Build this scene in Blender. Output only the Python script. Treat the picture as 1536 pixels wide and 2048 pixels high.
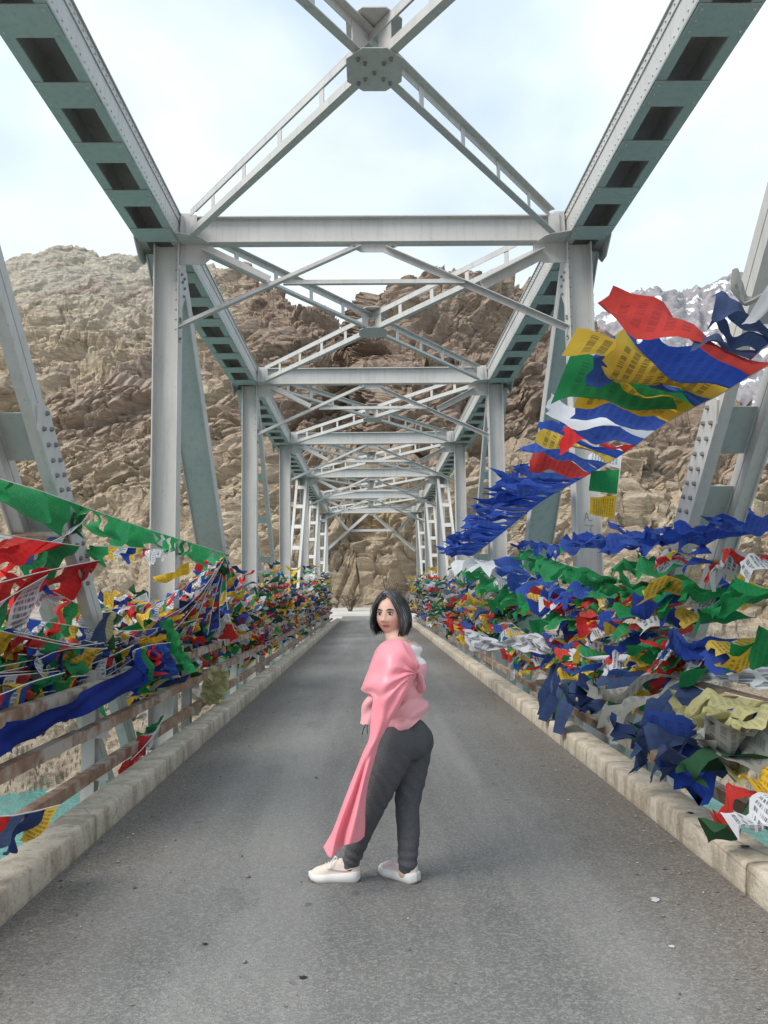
import bpy, bmesh, math, random
import numpy as np
from mathutils import Vector, Matrix
random.seed(7); RNG = np.random.default_rng(11)
for o in list(bpy.data.objects): bpy.data.objects.remove(o)
sc = bpy.context.scene
COL = sc.collection

# ------------------------------------------------------------------ camera
FPX, PITCH, YAW, ROLL, CAMH = 1679.4, .0961, .0160, -.0123, 1.55
cp, sp, cy_, sy_ = math.cos(PITCH), math.sin(PITCH), math.cos(YAW), math.sin(YAW)
CF = np.array([sy_*cp, cy_*cp, sp]); _R = np.array([cy_, -sy_, 0.0]); _U = np.cross(_R, CF)
CR = _R*math.cos(ROLL) + _U*math.sin(ROLL); CU = _U*math.cos(ROLL) - _R*math.sin(ROLL)
cam = bpy.data.cameras.new('camera'); camo = bpy.data.objects.new('camera', cam); COL.objects.link(camo)
M = Matrix.Identity(4)
for i in range(3):
    M[i][0] = CR[i]; M[i][1] = CU[i]; M[i][2] = -CF[i]
M[2][3] = CAMH
camo.matrix_world = M
cam.sensor_fit = 'VERTICAL'; cam.sensor_height = 24; cam.lens = FPX/2048*24
cam.clip_start = .05; cam.clip_end = 20000
sc.camera = camo
sc.render.resolution_x, sc.render.resolution_y = 768, 1024

def P(px, py, Y):
    """photo pixel (1536x2048) at bridge distance Y -> world point"""
    d = CF + CR*((px-768)/FPX) + CU*((1024-py)/FPX)
    t = Y/d[1]
    return np.array([0, 0, CAMH]) + d*t
def PG(px, py, z=0.0):
    d = CF + CR*((px-768)/FPX) + CU*((1024-py)/FPX)
    return np.array([0, 0, CAMH]) + d*((z-CAMH)/d[2])

# ------------------------------------------------------------------ light
SUN_EL, SUN_AZ = math.radians(47), math.radians(236)   # azimuth from +Y clockwise: behind the camera, to the left
w = bpy.data.worlds.new('World'); sc.world = w; w.use_nodes = True
nt = w.node_tree; nt.nodes.clear()
def N(nt, t, **k):
    n = nt.nodes.new(t)
    for a, b in k.items(): setattr(n, a, b)
    return n
out = N(nt, 'ShaderNodeOutputWorld'); bg = N(nt, 'ShaderNodeBackground'); bg.inputs['Strength'].default_value = .12
sky = N(nt, 'ShaderNodeTexSky', sky_type='NISHITA', sun_disc=False, sun_elevation=SUN_EL, sun_rotation=SUN_AZ)
sky.altitude = 3000; sky.dust_density = 1.5
geo = N(nt, 'ShaderNodeTexCoord'); mp = N(nt, 'ShaderNodeMapping'); mp.inputs['Scale'].default_value = (1, 1, 1.7)
nz = N(nt, 'ShaderNodeTexNoise'); nz.inputs['Scale'].default_value = 3.0; nz.inputs['Detail'].default_value = 6; nz.inputs['Roughness'].default_value = .5; nz.inputs['Distortion'].default_value = .25
rp = N(nt, 'ShaderNodeValToRGB'); rp.color_ramp.elements[0].position = .30; rp.color_ramp.elements[0].color = (.70,.70,.70,1); rp.color_ramp.elements[1].position = .66; rp.color_ramp.elements[1].color = (1, 1, 1, 1)
nz2 = N(nt, 'ShaderNodeTexNoise'); nz2.inputs['Scale'].default_value = 1.8; nz2.inputs['Detail'].default_value = 4
rp2 = N(nt, 'ShaderNodeValToRGB'); rp2.color_ramp.elements[0].position = .42; rp2.color_ramp.elements[0].color = (3.9, 5.0, 6.25, 1); rp2.color_ramp.elements[1].position = .58; rp2.color_ramp.elements[1].color = (6.1, 6.8, 7.15, 1)
mx = N(nt, 'ShaderNodeMixRGB')
nt.links.new(geo.outputs['Generated'], mp.inputs['Vector'])
for n in (nz, nz2): nt.links.new(mp.outputs[0], n.inputs['Vector'])
nt.links.new(nz.outputs['Fac'], rp.inputs[0]); nt.links.new(nz2.outputs['Fac'], rp2.inputs[0])
nt.links.new(rp.outputs[0], mx.inputs[0]); nt.links.new(sky.outputs[0], mx.inputs[1]); nt.links.new(rp2.outputs[0], mx.inputs[2])
nt.links.new(mx.outputs[0], bg.inputs['Color']); nt.links.new(bg.outputs[0], out.inputs['Surface'])
sl = bpy.data.lights.new('sun', 'SUN'); sl.energy = 2.6; sl.angle = math.radians(32); sl.color = (1, .95, .88)
so = bpy.data.objects.new('sun', sl); COL.objects.link(so)
sdir = Vector((math.sin(SUN_AZ)*math.cos(SUN_EL), math.cos(SUN_AZ)*math.cos(SUN_EL), math.sin(SUN_EL)))
so.rotation_euler = sdir.to_track_quat('Z', 'Y').to_euler(); so.location = (0, -5, 30)
sc.view_settings.view_transform = 'Standard'; sc.view_settings.look = 'None'; sc.view_settings.exposure = 0.56; sc.view_settings.gamma = 1
sc.view_settings.use_curve_mapping = False
try:
    sc.cycles.max_bounces = 6; sc.cycles.diffuse_bounces = 3; sc.cycles.transparent_max_bounces = 6
except Exception: pass

# ------------------------------------------------------------------ materials
MATS = {}
class MT:
    """small helper that builds one procedural material"""
    def __init__(s, name, rough=.6, spec=.5, metal=0.):
        s.m = bpy.data.materials.new(name); s.m.use_nodes = True; s.nt = s.m.node_tree
        s.b = s.nt.nodes['Principled BSDF']; s.b.inputs['Roughness'].default_value = rough
        s.b.inputs['Specular IOR Level'].default_value = spec; s.b.inputs['Metallic'].default_value = metal
        s.tc = N(s.nt, 'ShaderNodeTexCoord'); MATS[name] = s.m; s.geo = N(s.nt, 'ShaderNodeNewGeometry')
    def L(s, a, b): s.nt.links.new(a, b)
    def pos(s, scale=(1, 1, 1), rot=(0, 0, 0), src=None):
        mp = N(s.nt, 'ShaderNodeMapping'); mp.inputs['Scale'].default_value = scale; mp.inputs['Rotation'].default_value = rot
        s.L(src or s.geo.outputs['Position'], mp.inputs['Vector']); return mp.outputs[0]
    def noise(s, scale, detail=4, rough=.55, dist=0, vec=None, out='Fac'):
        n = N(s.nt, 'ShaderNodeTexNoise'); n.inputs['Scale'].default_value = scale; n.inputs['Detail'].default_value = detail
        n.inputs['Roughness'].default_value = rough; n.inputs['Distortion'].default_value = dist
        s.L(vec if vec is not None else s.geo.outputs['Position'], n.inputs['Vector']); return n.outputs[out]
    def voro(s, scale, vec=None, feature='F1', out='Distance', rnd=1):
        n = N(s.nt, 'ShaderNodeTexVoronoi', feature=feature); n.inputs['Scale'].default_value = scale; n.inputs['Randomness'].default_value = rnd
        s.L(vec if vec is not None else s.geo.outputs['Position'], n.inputs['Vector']); return n.outputs[out]
    def ramp(s, fac, stops):
        r = N(s.nt, 'ShaderNodeValToRGB'); e = r.color_ramp.elements
        while len(e) < len(stops): e.new(.5)
        for i, (p, c) in enumerate(stops):
            e[i].position = p; e[i].color = (c, c, c, 1) if isinstance(c, (int, float)) else (*c, 1)
        s.L(fac, r.inputs[0]); return r.outputs[0]
    def mix(s, fac, a, b, mode='MIX'):
        m = N(s.nt, 'ShaderNodeMixRGB', blend_type=mode)
        for i, v in ((0, fac), (1, a), (2, b)):
            if isinstance(v, (int, float)): m.inputs[i].default_value = v if i == 0 else (v, v, v, 1)
            elif isinstance(v, tuple): m.inputs[i].default_value = (*v, 1)
            else: s.L(v, m.inputs[i])
        return m.outputs[0]
    def math(s, op, a, b=0.):
        m = N(s.nt, 'ShaderNodeMath', operation=op)
        for i, v in ((0, a), (1, b)):
            if isinstance(v, (int, float)): m.inputs[i].default_value = v
            else: s.L(v, m.inputs[i])
        return m.outputs[0]
    def color(s, c):
        if isinstance(c, tuple): s.b.inputs['Base Color'].default_value = (*c, 1)
        else: s.L(c, s.b.inputs['Base Color'])
    def rough(s, r): s.L(r, s.b.inputs['Roughness'])
    def bump(s, h, strength=.3, dist=.01):
        n = N(s.nt, 'ShaderNodeBump'); n.inputs['Strength'].default_value = strength; n.inputs['Distance'].default_value = dist
        s.L(h, n.inputs['Height']); s.L(n.outputs[0], s.b.inputs['Normal'])
    def attr(s, name): 
        a = N(s.nt, 'ShaderNodeAttribute'); a.attribute_name = name; return a.outputs['Color']
    def rnd(s): return N(s.nt, 'ShaderNodeObjectInfo').outputs['Random']

def paint(name, c, c2, rust=.5):
    m = MT(name, .45, .4)
    n1 = m.noise(1.3, 5, .6); st = m.noise(1.0, 5, .6, vec=m.pos((14, 14, 1.0)))
    base = m.mix(m.ramp(n1, [(.35, 0), (.7, 1)]), c, c2)
    base = m.mix(m.math('MULTIPLY', m.ramp(st, [(.50, 0), (.72, 1)]), .35), base, tuple(x*.55 for x in c))
    sp_ = m.noise(9, 6, .7)
    base = m.mix(m.math('MULTIPLY', m.ramp(sp_, [(.66, 0), (.74, 1)]), rust), base, (.16, .085, .045))
    fl = m.noise(38, 3, .6)
    base = m.mix(m.math('MULTIPLY', m.ramp(fl, [(.69, 0), (.72, 1)]), .6), base, (.10, .10, .10))
    m.color(base); m.rough(m.ramp(n1, [(.3, .38), (.7, .6)])); m.bump(m.noise(30, 4), .12, .004)
paint('grey paint', (.485, .47, .445), (.56, .545, .52), .35)
paint('bounce tinted grey paint', (.385, .435, .415), (.45, .495, .47), .4)  # paint of undersides, battens, webs, with river bounce and shade put into its colour
paint('dark bolt', (.17, .17, .17), (.26, .25, .24), .7)
m = MT('rusty rail', .75, .3)
n1 = m.noise(5, 6, .65); n2 = m.noise(1.6, 4, .6)
c = m.mix(m.ramp(n1, [(.38, 0), (.6, 1)]), (.235, .135, .088), (.36, .24, .165))
c = m.mix(m.ramp(m.math('ADD', m.math('MULTIPLY', n1, .6), m.math('MULTIPLY', n2, .6)), [(.58, 0), (.68, 1)]), c, (.43, .375, .31))
m.color(c); m.bump(m.noise(60, 4), .25, .004)
m = MT('asphalt', .9, .25)
big = m.noise(.55, 5, .6); tr = m.noise(.9, 4, .55, vec=m.pos((1.6, .10, 1)))
agg = m.voro(95, out='Color'); agd = m.voro(95); ag2 = m.noise(170, 3, .7)
c = m.mix(m.ramp(big, [(.3, 0), (.7, 1)]), (.135, .132, .126), (.180, .175, .166))
c = m.mix(m.ramp(tr, [(.44, 0), (.62, 1)]), c, (.232, .226, .214))
c = m.mix(m.math('MULTIPLY', m.ramp(m.noise(2.3, 5, .65, .3, vec=m.pos((1, .35, 1))), [(.54, 0), (.68, 1)]), .55), c, (.118, .115, .110))
sepx = N(m.nt, 'ShaderNodeSeparateXYZ'); m.L(m.geo.outputs['Position'], sepx.inputs[0])
edge = m.math('ABSOLUTE', m.math('SUBTRACT', sepx.outputs[0], .06))
ed = m.math('ADD', edge, m.math('MULTIPLY', m.noise(1.7, 5, .65), .9))
c = m.mix(m.math('MULTIPLY', m.ramp(m.math('MULTIPLY', ed, .35), [(.52, 0), (.74, 1)]), .85), c, (.155, .132, .108))
sepc = N(m.nt, 'ShaderNodeSeparateColor'); m.L(agg, sepc.inputs[0])
c = m.mix(m.math('MULTIPLY', m.ramp(sepc.outputs[0], [(.40, 0), (1, 1)]), .46), c, (.38, .37, .35))
c = m.mix(m.math('MULTIPLY', m.ramp(ag2, [(.30, 1), (.48, 0)]), .8), c, (.055, .055, .055))
c = m.mix(m.math('MULTIPLY', m.ramp(m.noise(7, 3, .5), [(.70, 0), (.74, 1)]), .5), c, (.075, .073, .07))
m.color(c); m.bump(m.math('ADD', m.math('MULTIPLY', agd, .6), ag2), .55, .008)
m = MT('kerb concrete', .92, .2)
n1 = m.noise(3.2, 6, .65); n2 = m.noise(26, 5, .7); cr = m.voro(1.35, vec=m.pos((1, .55, 1)), feature='DISTANCE_TO_EDGE')
c = m.mix(m.ramp(n1, [(.32, 0), (.68, 1)]), (.50, .43, .335), (.66, .585, .475))
sz = N(m.nt, 'ShaderNodeSeparateXYZ'); m.L(m.geo.outputs['Position'], sz.inputs[0])
stn = m.noise(6, 5, .7, vec=m.pos((1, 1, .35)))
c = m.mix(m.math('MULTIPLY', m.ramp(stn, [(.46, 0), (.62, 1)]), .65), c, (.30, .235, .165))
c = m.mix(m.math('MULTIPLY', m.ramp(n2, [(.30, 1), (.42, 0)]), .6), c, (.16, .135, .105))
c = m.mix(m.math('MULTIPLY', m.math('MULTIPLY', m.ramp(cr, [(0, 1), (.005, 0)]), m.ramp(m.noise(1.1, 3), [(.5, 0), (.6, 1)])), .6), c, (.10, .08, .06))
m.color(c); m.bump(m.math('ADD', n2, m.math('MULTIPLY', n1, 1.5)), .9, .016)
m = MT('rock', .95, .15)
v = m.attr('tint')
st = m.noise(1.1, 7, .68, .5, vec=m.pos((.5, .5, 2.6), (.35, .45, 0))); n2 = m.noise(.18, 5, .6); n3 = m.noise(4.5, 6, .72); n4 = m.voro(1.4, vec=m.pos((.8, .8, 2.0), (.4, .5, 0)), out='Color')
c = m.mix(m.ramp(st, [(.36, 0), (.62, 1)]), m.mix(1, v, (.62, .58, .58), 'MULTIPLY'), m.mix(1, v, (1.26, 1.25, 1.24), 'MULTIPLY'))
c = m.mix(m.math('MULTIPLY', m.ramp(n2, [(.45, 0), (.65, 1)]), .5), c, m.mix(1, v, (1.0, .88, .82), 'MULTIPLY'))
s4 = N(m.nt, 'ShaderNodeSeparateColor'); m.L(n4, s4.inputs[0])
c = m.mix(m.math('MULTIPLY', s4.outputs[0], .38), c, m.mix(1, v, (.72, .70, .70), 'MULTIPLY'))
c = m.mix(m.math('MULTIPLY', m.ramp(n3, [(.34, 1), (.47, 0)]), .55), c, m.mix(1, v, (.42, .37, .34), 'MULTIPLY'))
m.color(c); m.bump(m.math('ADD', m.math('ADD', m.math('MULTIPLY', st, 1.3), n3), m.noise(16, 4, .7)), 1.0, .22)
m = MT('snow rock', .9, .2)
v = m.attr('tint')
n1 = m.noise(.012, 6, .62, .6, vec=m.pos((1, 1, 2.2), (.2, .75, .3))); n2 = m.noise(.045, 5, .65)
c = m.mix(m.ramp(n2, [(.35, 0), (.65, 1)]), (.20, .185, .195), (.31, .29, .295))
sepn = N(m.nt, 'ShaderNodeSeparateColor'); m.L(v, sepn.inputs[0])
snow = m.math('ADD', m.math('MULTIPLY', n1, .55), m.math('ADD', m.math('MULTIPLY', n2, .25), m.math('MULTIPLY', sepn.outputs[0], .55)))
c = m.mix(m.ramp(snow, [(.515, 0), (.565, 1)]), c, (.86, .88, .92))
m.color(c); m.bump(n2, .6, 4)
m = MT('river water', .12, .5)
wv = m.noise(.9, 5, .65, .4, vec=m.pos((1, .45, 1))); w2 = m.noise(.12, 3, .5)
m.color(m.mix(m.ramp(w2, [(.35, 0), (.7, 1)]), (.06, .22, .20), (.10, .30, .27))); m.bump(wv, 1.0, .5)
m = MT('dusty ground', .95, .15)
c = m.mix(m.ramp(m.noise(.35, 5, .6), [(.35, 0), (.65, 1)]), (.40, .37, .33), (.54, .51, .465)); m.color(c); m.bump(m.noise(9, 5, .7), .5, .04)
m = MT('pebble', .9, .2)
m.color(m.mix(m.rnd(), (.22, .20, .18), (.42, .38, .33)))
m = MT('pebbles loose', .9, .2); m.color(m.ramp(m.noise(37, 2, .5), [(.35, (.10, .095, .09)), (.55, (.24, .22, .20)), (.70, (.52, .50, .46))]))
m = MT('boulder', .95, .15)
n1 = m.noise(2.4, 6, .68); m.color(m.mix(m.ramp(n1, [(.35, 0), (.65, 1)]), (.20, .175, .155), (.37, .33, .285))); m.bump(n1, .7, .08)
m = MT('twig', .9, .1); m.color((.13, .10, .075))
m = MT('black tar', .7, .3); m.color((.02, .02, .02))
m = MT('rope', .9, .1); m.color(m.mix(m.rnd(), (.52, .49, .43), (.70, .67, .62)))
m = MT('scratch', .8, .2); m.color((.20, .20, .21))

def cloth(name, c, faded, prt=0., trans=.38, ink=(.03, .03, .05)):
    m = MT(name, .85, .15)
    base = m.mix(m.math('MULTIPLY', m.rnd(), .65), c, faded)
    base = m.mix(m.math('MULTIPLY', m.ramp(m.noise(5, 4, .6), [(.4, 0), (.7, 1)]), .4), base, tuple(x*.62 for x in c))
    if prt:
        sp_ = N(m.nt, 'ShaderNodeSeparateXYZ'); m.L(m.tc.outputs['UV'], sp_.inputs[0])
        u_, v_ = sp_.outputs[0], sp_.outputs[1]
        row = m.math('MULTIPLY', v_, 11.); fr = m.math('FRACT', row); fl = m.math('FLOOR', row)
        cb = N(m.nt, 'ShaderNodeCombineXYZ'); m.L(m.math('MULTIPLY', u_, 46.), cb.inputs[0]); m.L(m.math('MULTIPLY', fl, 7.3), cb.inputs[1]); m.L(m.math('MULTIPLY', m.rnd(), 50.), cb.inputs[2])
        let = m.math('GREATER_THAN', m.noise(1.0, 2, .6, vec=cb.outputs[0]), .47)
        msk = m.math('MULTIPLY', let, m.math('LESS_THAN', m.math('ABSOLUTE', m.math('SUBTRACT', fr, .5)), .29))
        for q, lim in ((u_, .38), (v_, .42)):
            msk = m.math('MULTIPLY', msk, m.math('LESS_THAN', m.math('ABSOLUTE', m.math('SUBTRACT', q, .5)), lim))
        base = m.mix(m.math('MULTIPLY', msk, prt), base, ink)
    m.color(base)
    m.bump(m.noise(90, 3, .6), .15, .003)
    tr = N(m.nt, 'ShaderNodeBsdfTranslucent'); m.L(base, tr.inputs['Color'])
    ms = N(m.nt, 'ShaderNodeMixShader'); ms.inputs[0].default_value = trans
    o = m.nt.nodes['Material Output']
    m.L(m.b.outputs[0], ms.inputs[1]); m.L(tr.outputs[0], ms.inputs[2]); m.L(ms.outputs[0], o.inputs['Surface'])
cloth('flag blue', (.024, .070, .40), (.10, .18, .52), .35, .42)
cloth('flag white', (.78, .79, .82), (.62, .62, .64), .75)
cloth('flag red', (.62, .030, .030), (.70, .13, .10), .30)
cloth('flag green', (.018, .26, .075), (.07, .36, .15), .30)
cloth('flag yellow', (.82, .50, .028), (.80, .62, .16), .55)
cloth('flag navy', (.025, .045, .13), (.12, .17, .29), .2, .35)
cloth('flag grey', (.30, .30, .27), (.42, .41, .36), .4, .3)
cloth('flag khaki', (.46, .43, .20), (.58, .54, .30), .3, .3)
cloth('flag dark green', (.025, .085, .04), (.05, .12, .06), .2, .25)
cloth('plain white', (.80, .81, .84), (.72, .73, .76), 0)
cloth('plain blue', (.012, .028, .20), (.014, .034, .24), 0, .2)
# person
def satin(name, c, hi):
    m = MT(name, .32, .5)
    lw = N(m.nt, 'ShaderNodeLayerWeight'); lw.inputs[0].default_value = .35
    m.color(m.mix(m.noise(3, 3), c, hi)); m.b.inputs['Sheen Weight'].default_value = .25
    m.b.inputs['Roughness'].default_value = .44; m.b.inputs['Specular IOR Level'].default_value = .6
    m.bump(m.noise(11, 3, .5, .6), .14, .02)
satin('pink satin', (.94, .245, .305), (.96, .34, .39))
satin('pink blouse', (.84, .33, .37), (.90, .43, .46))
m = MT('white lace', .8, .2); m.color(m.mix(m.ramp(m.voro(160), [(.25, 0), (.4, 1)]), (.74, .70, .67), (.84, .82, .79))); m.bump(m.voro(160), .4, .003)
m = MT('charcoal jersey', .9, .15); m.color(m.mix(m.ramp(m.noise(260, 3, .7), [(.35, 0), (.65, 1)]), (.070, .070, .076), (.125, .125, .132))); m.bump(m.math('ADD', m.math('MULTIPLY', m.noise(7, 4, .6, .7, vec=m.pos((1, 1, .6))), 3), m.noise(150, 2)), .5, .012)
m = MT('skin', .5, .4); m.color(m.attr('tint')); m.b.inputs['Subsurface Weight'].default_value = .12; m.b.inputs['Subsurface Radius'].default_value = (.012, .005, .003)
m = MT('hair', .34, .6); m.color(m.attr('tint'))
m = MT('eye white', .25, .5); m.color((.50, .46, .45))
m = MT('iris', .15, .5); m.color((.012, .008, .006))
m = MT('brow', .8, .2); m.color((.045, .030, .026))
m = MT('lip', .45, .4); m.color((.46, .13, .13))
m = MT('shoe mesh', .85, .2); m.color(m.mix(m.ramp(m.voro(300), [(.2, 0), (.5, 1)]), (.66, .55, .48), (.76, .66, .58))); m.bump(m.voro(300), .3, .002)
m = MT('shoe pink', .8, .2); m.color((.72, .58, .55))
m = MT('shoe sole', .6, .3); m.color((.74, .71, .68))
m = MT('shoe rubber', .7, .3); m.color((.20, .17, .13))

# ------------------------------------------------------------------ mesh helpers
def nrm(v):
    v = np.asarray(v, float); return v/(np.linalg.norm(v)+1e-12)
class MB:
    def __init__(s): s.v = []; s.f = []
    def add(s, vs, fs):
        k = len(s.v); s.v.extend([tuple(map(float, q)) for q in vs]); s.f.extend([tuple(i+k for i in f) for f in fs]); return s
    def box(s, c, size, ax=None):
        c = np.asarray(c, float); h = np.asarray(size, float)/2
        A = np.eye(3) if ax is None else np.asarray(ax, float)
        vs = [c + A[0]*h[0]*i + A[1]*h[1]*j + A[2]*h[2]*k for i in (-1, 1) for j in (-1, 1) for k in (-1, 1)]
        return s.add(vs, [(0, 1, 3, 2), (4, 6, 7, 5), (0, 4, 5, 1), (2, 3, 7, 6), (0, 2, 6, 4), (1, 5, 7, 3)])
    def b2(s, lo, hi):
        lo = np.asarray(lo, float); hi = np.asarray(hi, float); return s.box((lo+hi)/2, np.abs(hi-lo))
    def bar(s, p0, p1, wx, wz, up=(0, 0, 1)):
        """rectangular bar; wz along up, wx sideways"""
        p0 = np.asarray(p0, float); p1 = np.asarray(p1, float); a = nrm(p1-p0); x = nrm(np.cross(a, up)); z = np.cross(x, a)
        return s.box((p0+p1)/2, (np.linalg.norm(p1-p0), wx, wz), (a, x, z))
    def angle(s, p0, p1, leg, th, up=(0, 0, 1), flip=1):
        p0 = np.asarray(p0, float); p1 = np.asarray(p1, float); a = nrm(p1-p0); x = nrm(np.cross(a, up))*flip; z = nrm(np.cross(np.cross(a, up), a))
        n = np.linalg.norm(p1-p0); c = (p0+p1)/2
        s.box(c + x*leg/2, (n, leg, th), (a, x, z)); s.box(c + x*th/2 + z*(leg/2+th/2), (n, th, leg), (a, x, z)); return s
    def prism(s, poly, nvec, th):
        poly = [np.asarray(q, float) for q in poly]; nv = nrm(nvec)*th/2; k = len(poly)
        vs = [q-nv for q in poly] + [q+nv for q in poly]
        fs = [tuple(range(k))[::-1], tuple(range(k, 2*k))] + [(i, (i+1) % k, k+(i+1) % k, k+i) for i in range(k)]
        return s.add(vs, fs)
    def dome(s, c, n, r, h, seg=6):
        c = np.asarray(c, float); n = nrm(n); a = nrm(np.cross(n, (.3, .5, .81))); b = np.cross(n, a); vs = []; fs = []
        for k in range(seg):
            t = 2*math.pi*k/seg; d = a*math.cos(t)+b*math.sin(t); vs.append(c+d*r)
        for k in range(seg):
            t = 2*math.pi*k/seg; d = a*math.cos(t)+b*math.sin(t); vs.append(c+d*r*.72+n*h)
        for k in range(seg): fs.append((k, (k+1) % seg, seg+(k+1) % seg, seg+k))
        fs.append(tuple(range(seg, 2*seg))); return s.add(vs, fs)
    def tube(s, pts, r, seg=5):
        pts = [np.asarray(q, float) for q in pts]; n = len(pts); vs = []; fs = []
        up = np.array([.13, .27, .95])
        for i in range(n):
            a = nrm(pts[min(i+1, n-1)]-pts[max(i-1, 0)]); x = nrm(np.cross(a, up)); z = np.cross(x, a); rr = r[i] if hasattr(r, '__len__') else r
            for k in range(seg):
                t = 2*math.pi*k/seg; vs.append(pts[i]+(x*math.cos(t)+z*math.sin(t))*rr)
        for i in range(n-1):
            for k in range(seg): fs.append((i*seg+k, i*seg+(k+1) % seg, (i+1)*seg+(k+1) % seg, (i+1)*seg+k))
        fs.append(tuple(range(seg))[::-1]); fs.append(tuple((n-1)*seg+k for k in range(seg))); return s.add(vs, fs)
    def mesh(s, name, org=(0, 0, 0)):
        me = bpy.data.meshes.new(name); o = np.asarray(org, float)
        me.from_pydata([tuple(np.asarray(q)-o) for q in s.v], [], s.f); me.update(); return me
    def build(s, name, mat, parent=None, smooth=False, org=None, fixn=False):
        if org is None: org = (0, 0, 0) if parent is None else tuple(wloc(parent))
        me = s.mesh(name, org)
        if fixn:
            bm = bmesh.new(); bm.from_mesh(me); bmesh.ops.recalc_face_normals(bm, faces=bm.faces); bm.to_mesh(me); bm.free()
        return link(name, me, mat, parent, org, smooth)
WL = {}
def wloc(o): return np.array(WL.get(o.name, (0, 0, 0)))
def link(name, me, mat, parent=None, org=(0, 0, 0), smooth=False):
    o = bpy.data.objects.new(name, me); COL.objects.link(o)
    if mat and not me.materials: me.materials.append(MATS[mat])
    o.location = Vector(np.asarray(org, float) - (wloc(parent) if parent else np.zeros(3)))
    if parent: o.parent = parent
    WL[o.name] = tuple(np.asarray(org, float))
    if smooth: me.polygons.foreach_set('use_smooth', [True]*len(me.polygons))
    return o
def empty(name, loc, label=None, cat=None, group=None):
    o = bpy.data.objects.new(name, None); COL.objects.link(o); o.location = loc; o.empty_display_size = .2
    WL[o.name] = tuple(loc); tag(o, label, cat, group); return o
def tag(o, label=None, cat=None, group=None, kind=None):
    for k, v in (('label', label), ('category', cat), ('group', group), ('kind', kind)):
        if v: o[k] = v
    return o
def grid_mesh(V, name, uv=False, closed=False):
    """V: (n,m,3) array -> quad grid mesh"""
    n, m_ = V.shape[:2]; me = bpy.data.meshes.new(name)
    idx = np.arange(n*m_).reshape(n, m_)
    q = np.stack([idx[:-1, :-1], idx[1:, :-1], idx[1:, 1:], idx[:-1, 1:]], -1).reshape(-1, 4)
    if closed:
        q2 = np.stack([idx[:-1, -1], idx[1:, -1], idx[1:, 0], idx[:-1, 0]], -1); q = np.concatenate([q, q2])
    me.vertices.add(n*m_); me.vertices.foreach_set('co', V.reshape(-1).astype(np.float32))
    me.loops.add(q.size); me.loops.foreach_set('vertex_index', q.reshape(-1).astype(np.int32))
    me.polygons.add(len(q)); me.polygons.foreach_set('loop_start', np.arange(0, q.size, 4, dtype=np.int32))
    if uv:
        uvl = me.uv_layers.new(name='UVMap'); ii = q.reshape(-1)
        uvs = np.stack([(ii % m_)/(m_-1), 1-(ii//m_)/(n-1)], -1).astype(np.float32); uvl.data.foreach_set('uv', uvs.reshape(-1))
    me.update(calc_edges=True); me.polygons.foreach_set('use_smooth', [True]*len(me.polygons)); return me
def set_tint(me, rgb):
    a = me.color_attributes.new('tint', 'FLOAT_COLOR', 'POINT'); n = len(me.vertices)
    c = np.ones((n, 4), np.float32); c[:, :3] = rgb; a.data.foreach_set('color', c.reshape(-1))

# numpy noise
_perm = RNG.permutation(256); _perm = np.concatenate([_perm, _perm, _perm]); _g = RNG.normal(size=(256, 3)); _g /= np.linalg.norm(_g, axis=1)[:, None]
_g = _g.astype(np.float32)
def perlin(p):
    p = np.asarray(p, np.float32); i = np.floor(p).astype(np.int32); f = p-i; i &= 255; u = f*f*f*(f*(f*6-15)+10); r = 0
    for dx in (0, 1):
        wx = u[..., 0] if dx else 1-u[..., 0]
        for dy in (0, 1):
            wy = u[..., 1] if dy else 1-u[..., 1]
            for dz in (0, 1):
                wz = u[..., 2] if dz else 1-u[..., 2]
                h = _perm[_perm[_perm[(i[..., 0]+dx) & 255]+((i[..., 1]+dy) & 255)]+((i[..., 2]+dz) & 255)]
                r = r + wx*wy*wz*np.sum(_g[h]*(f-np.array([dx, dy, dz], np.float32)), -1)
    return r
def fbm(p, sc_, oc=4, gain=.5, ridge=False):
    s = 0; a = 1; tot = 0
    for k in range(oc):
        n = perlin(p*(sc_*2**k)+17.3*k)
        s = s + a*((1-2.4*np.abs(n)) if ridge else n*1.6); tot += a; a *= gain
    return s/tot
_cell = RNG.random((4096, 4)).astype(np.float32)
def worley(p):
    """returns F1, F2, random of the nearest cell"""
    p = np.asarray(p, np.float32); i = np.floor(p).astype(np.int64); f1 = np.full(p.shape[:-1], 9, np.float32); f2 = f1.copy(); rv = np.zeros_like(f1)
    for dx in (-1, 0, 1):
        for dy in (-1, 0, 1):
            for dz in (-1, 0, 1):
                c = i+np.array([dx, dy, dz]); h = ((c[..., 0]*73856093) ^ (c[..., 1]*19349663) ^ (c[..., 2]*83492791)) & 4095
                q = _cell[h]; d = np.sqrt(np.sum((c+q[..., :3]-p)**2, -1)).astype(np.float32)
                n = d < f1; f2 = np.where(n, f1, np.minimum(f2, d)); rv = np.where(n, q[..., 3], rv); f1 = np.where(n, d, f1)
    return f1, f2, rv
def catmull(pts, n):
    pts = np.asarray(pts, float); k = len(pts); t = np.linspace(0, k-1, n); i = np.clip(np.floor(t).astype(int), 0, k-2); f = (t-i).reshape((-1,)+(1,)*(pts.ndim-1))
    p0 = pts[np.clip(i-1, 0, k-1)]; p1 = pts[i]; p2 = pts[i+1]; p3 = pts[np.clip(i+2, 0, k-1)]
    return .5*((2*p1)+(-p0+p2)*f+(2*p0-5*p1+4*p2-p3)*f**2+(-p0+3*p1-3*p2+p3)*f**3)


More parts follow.
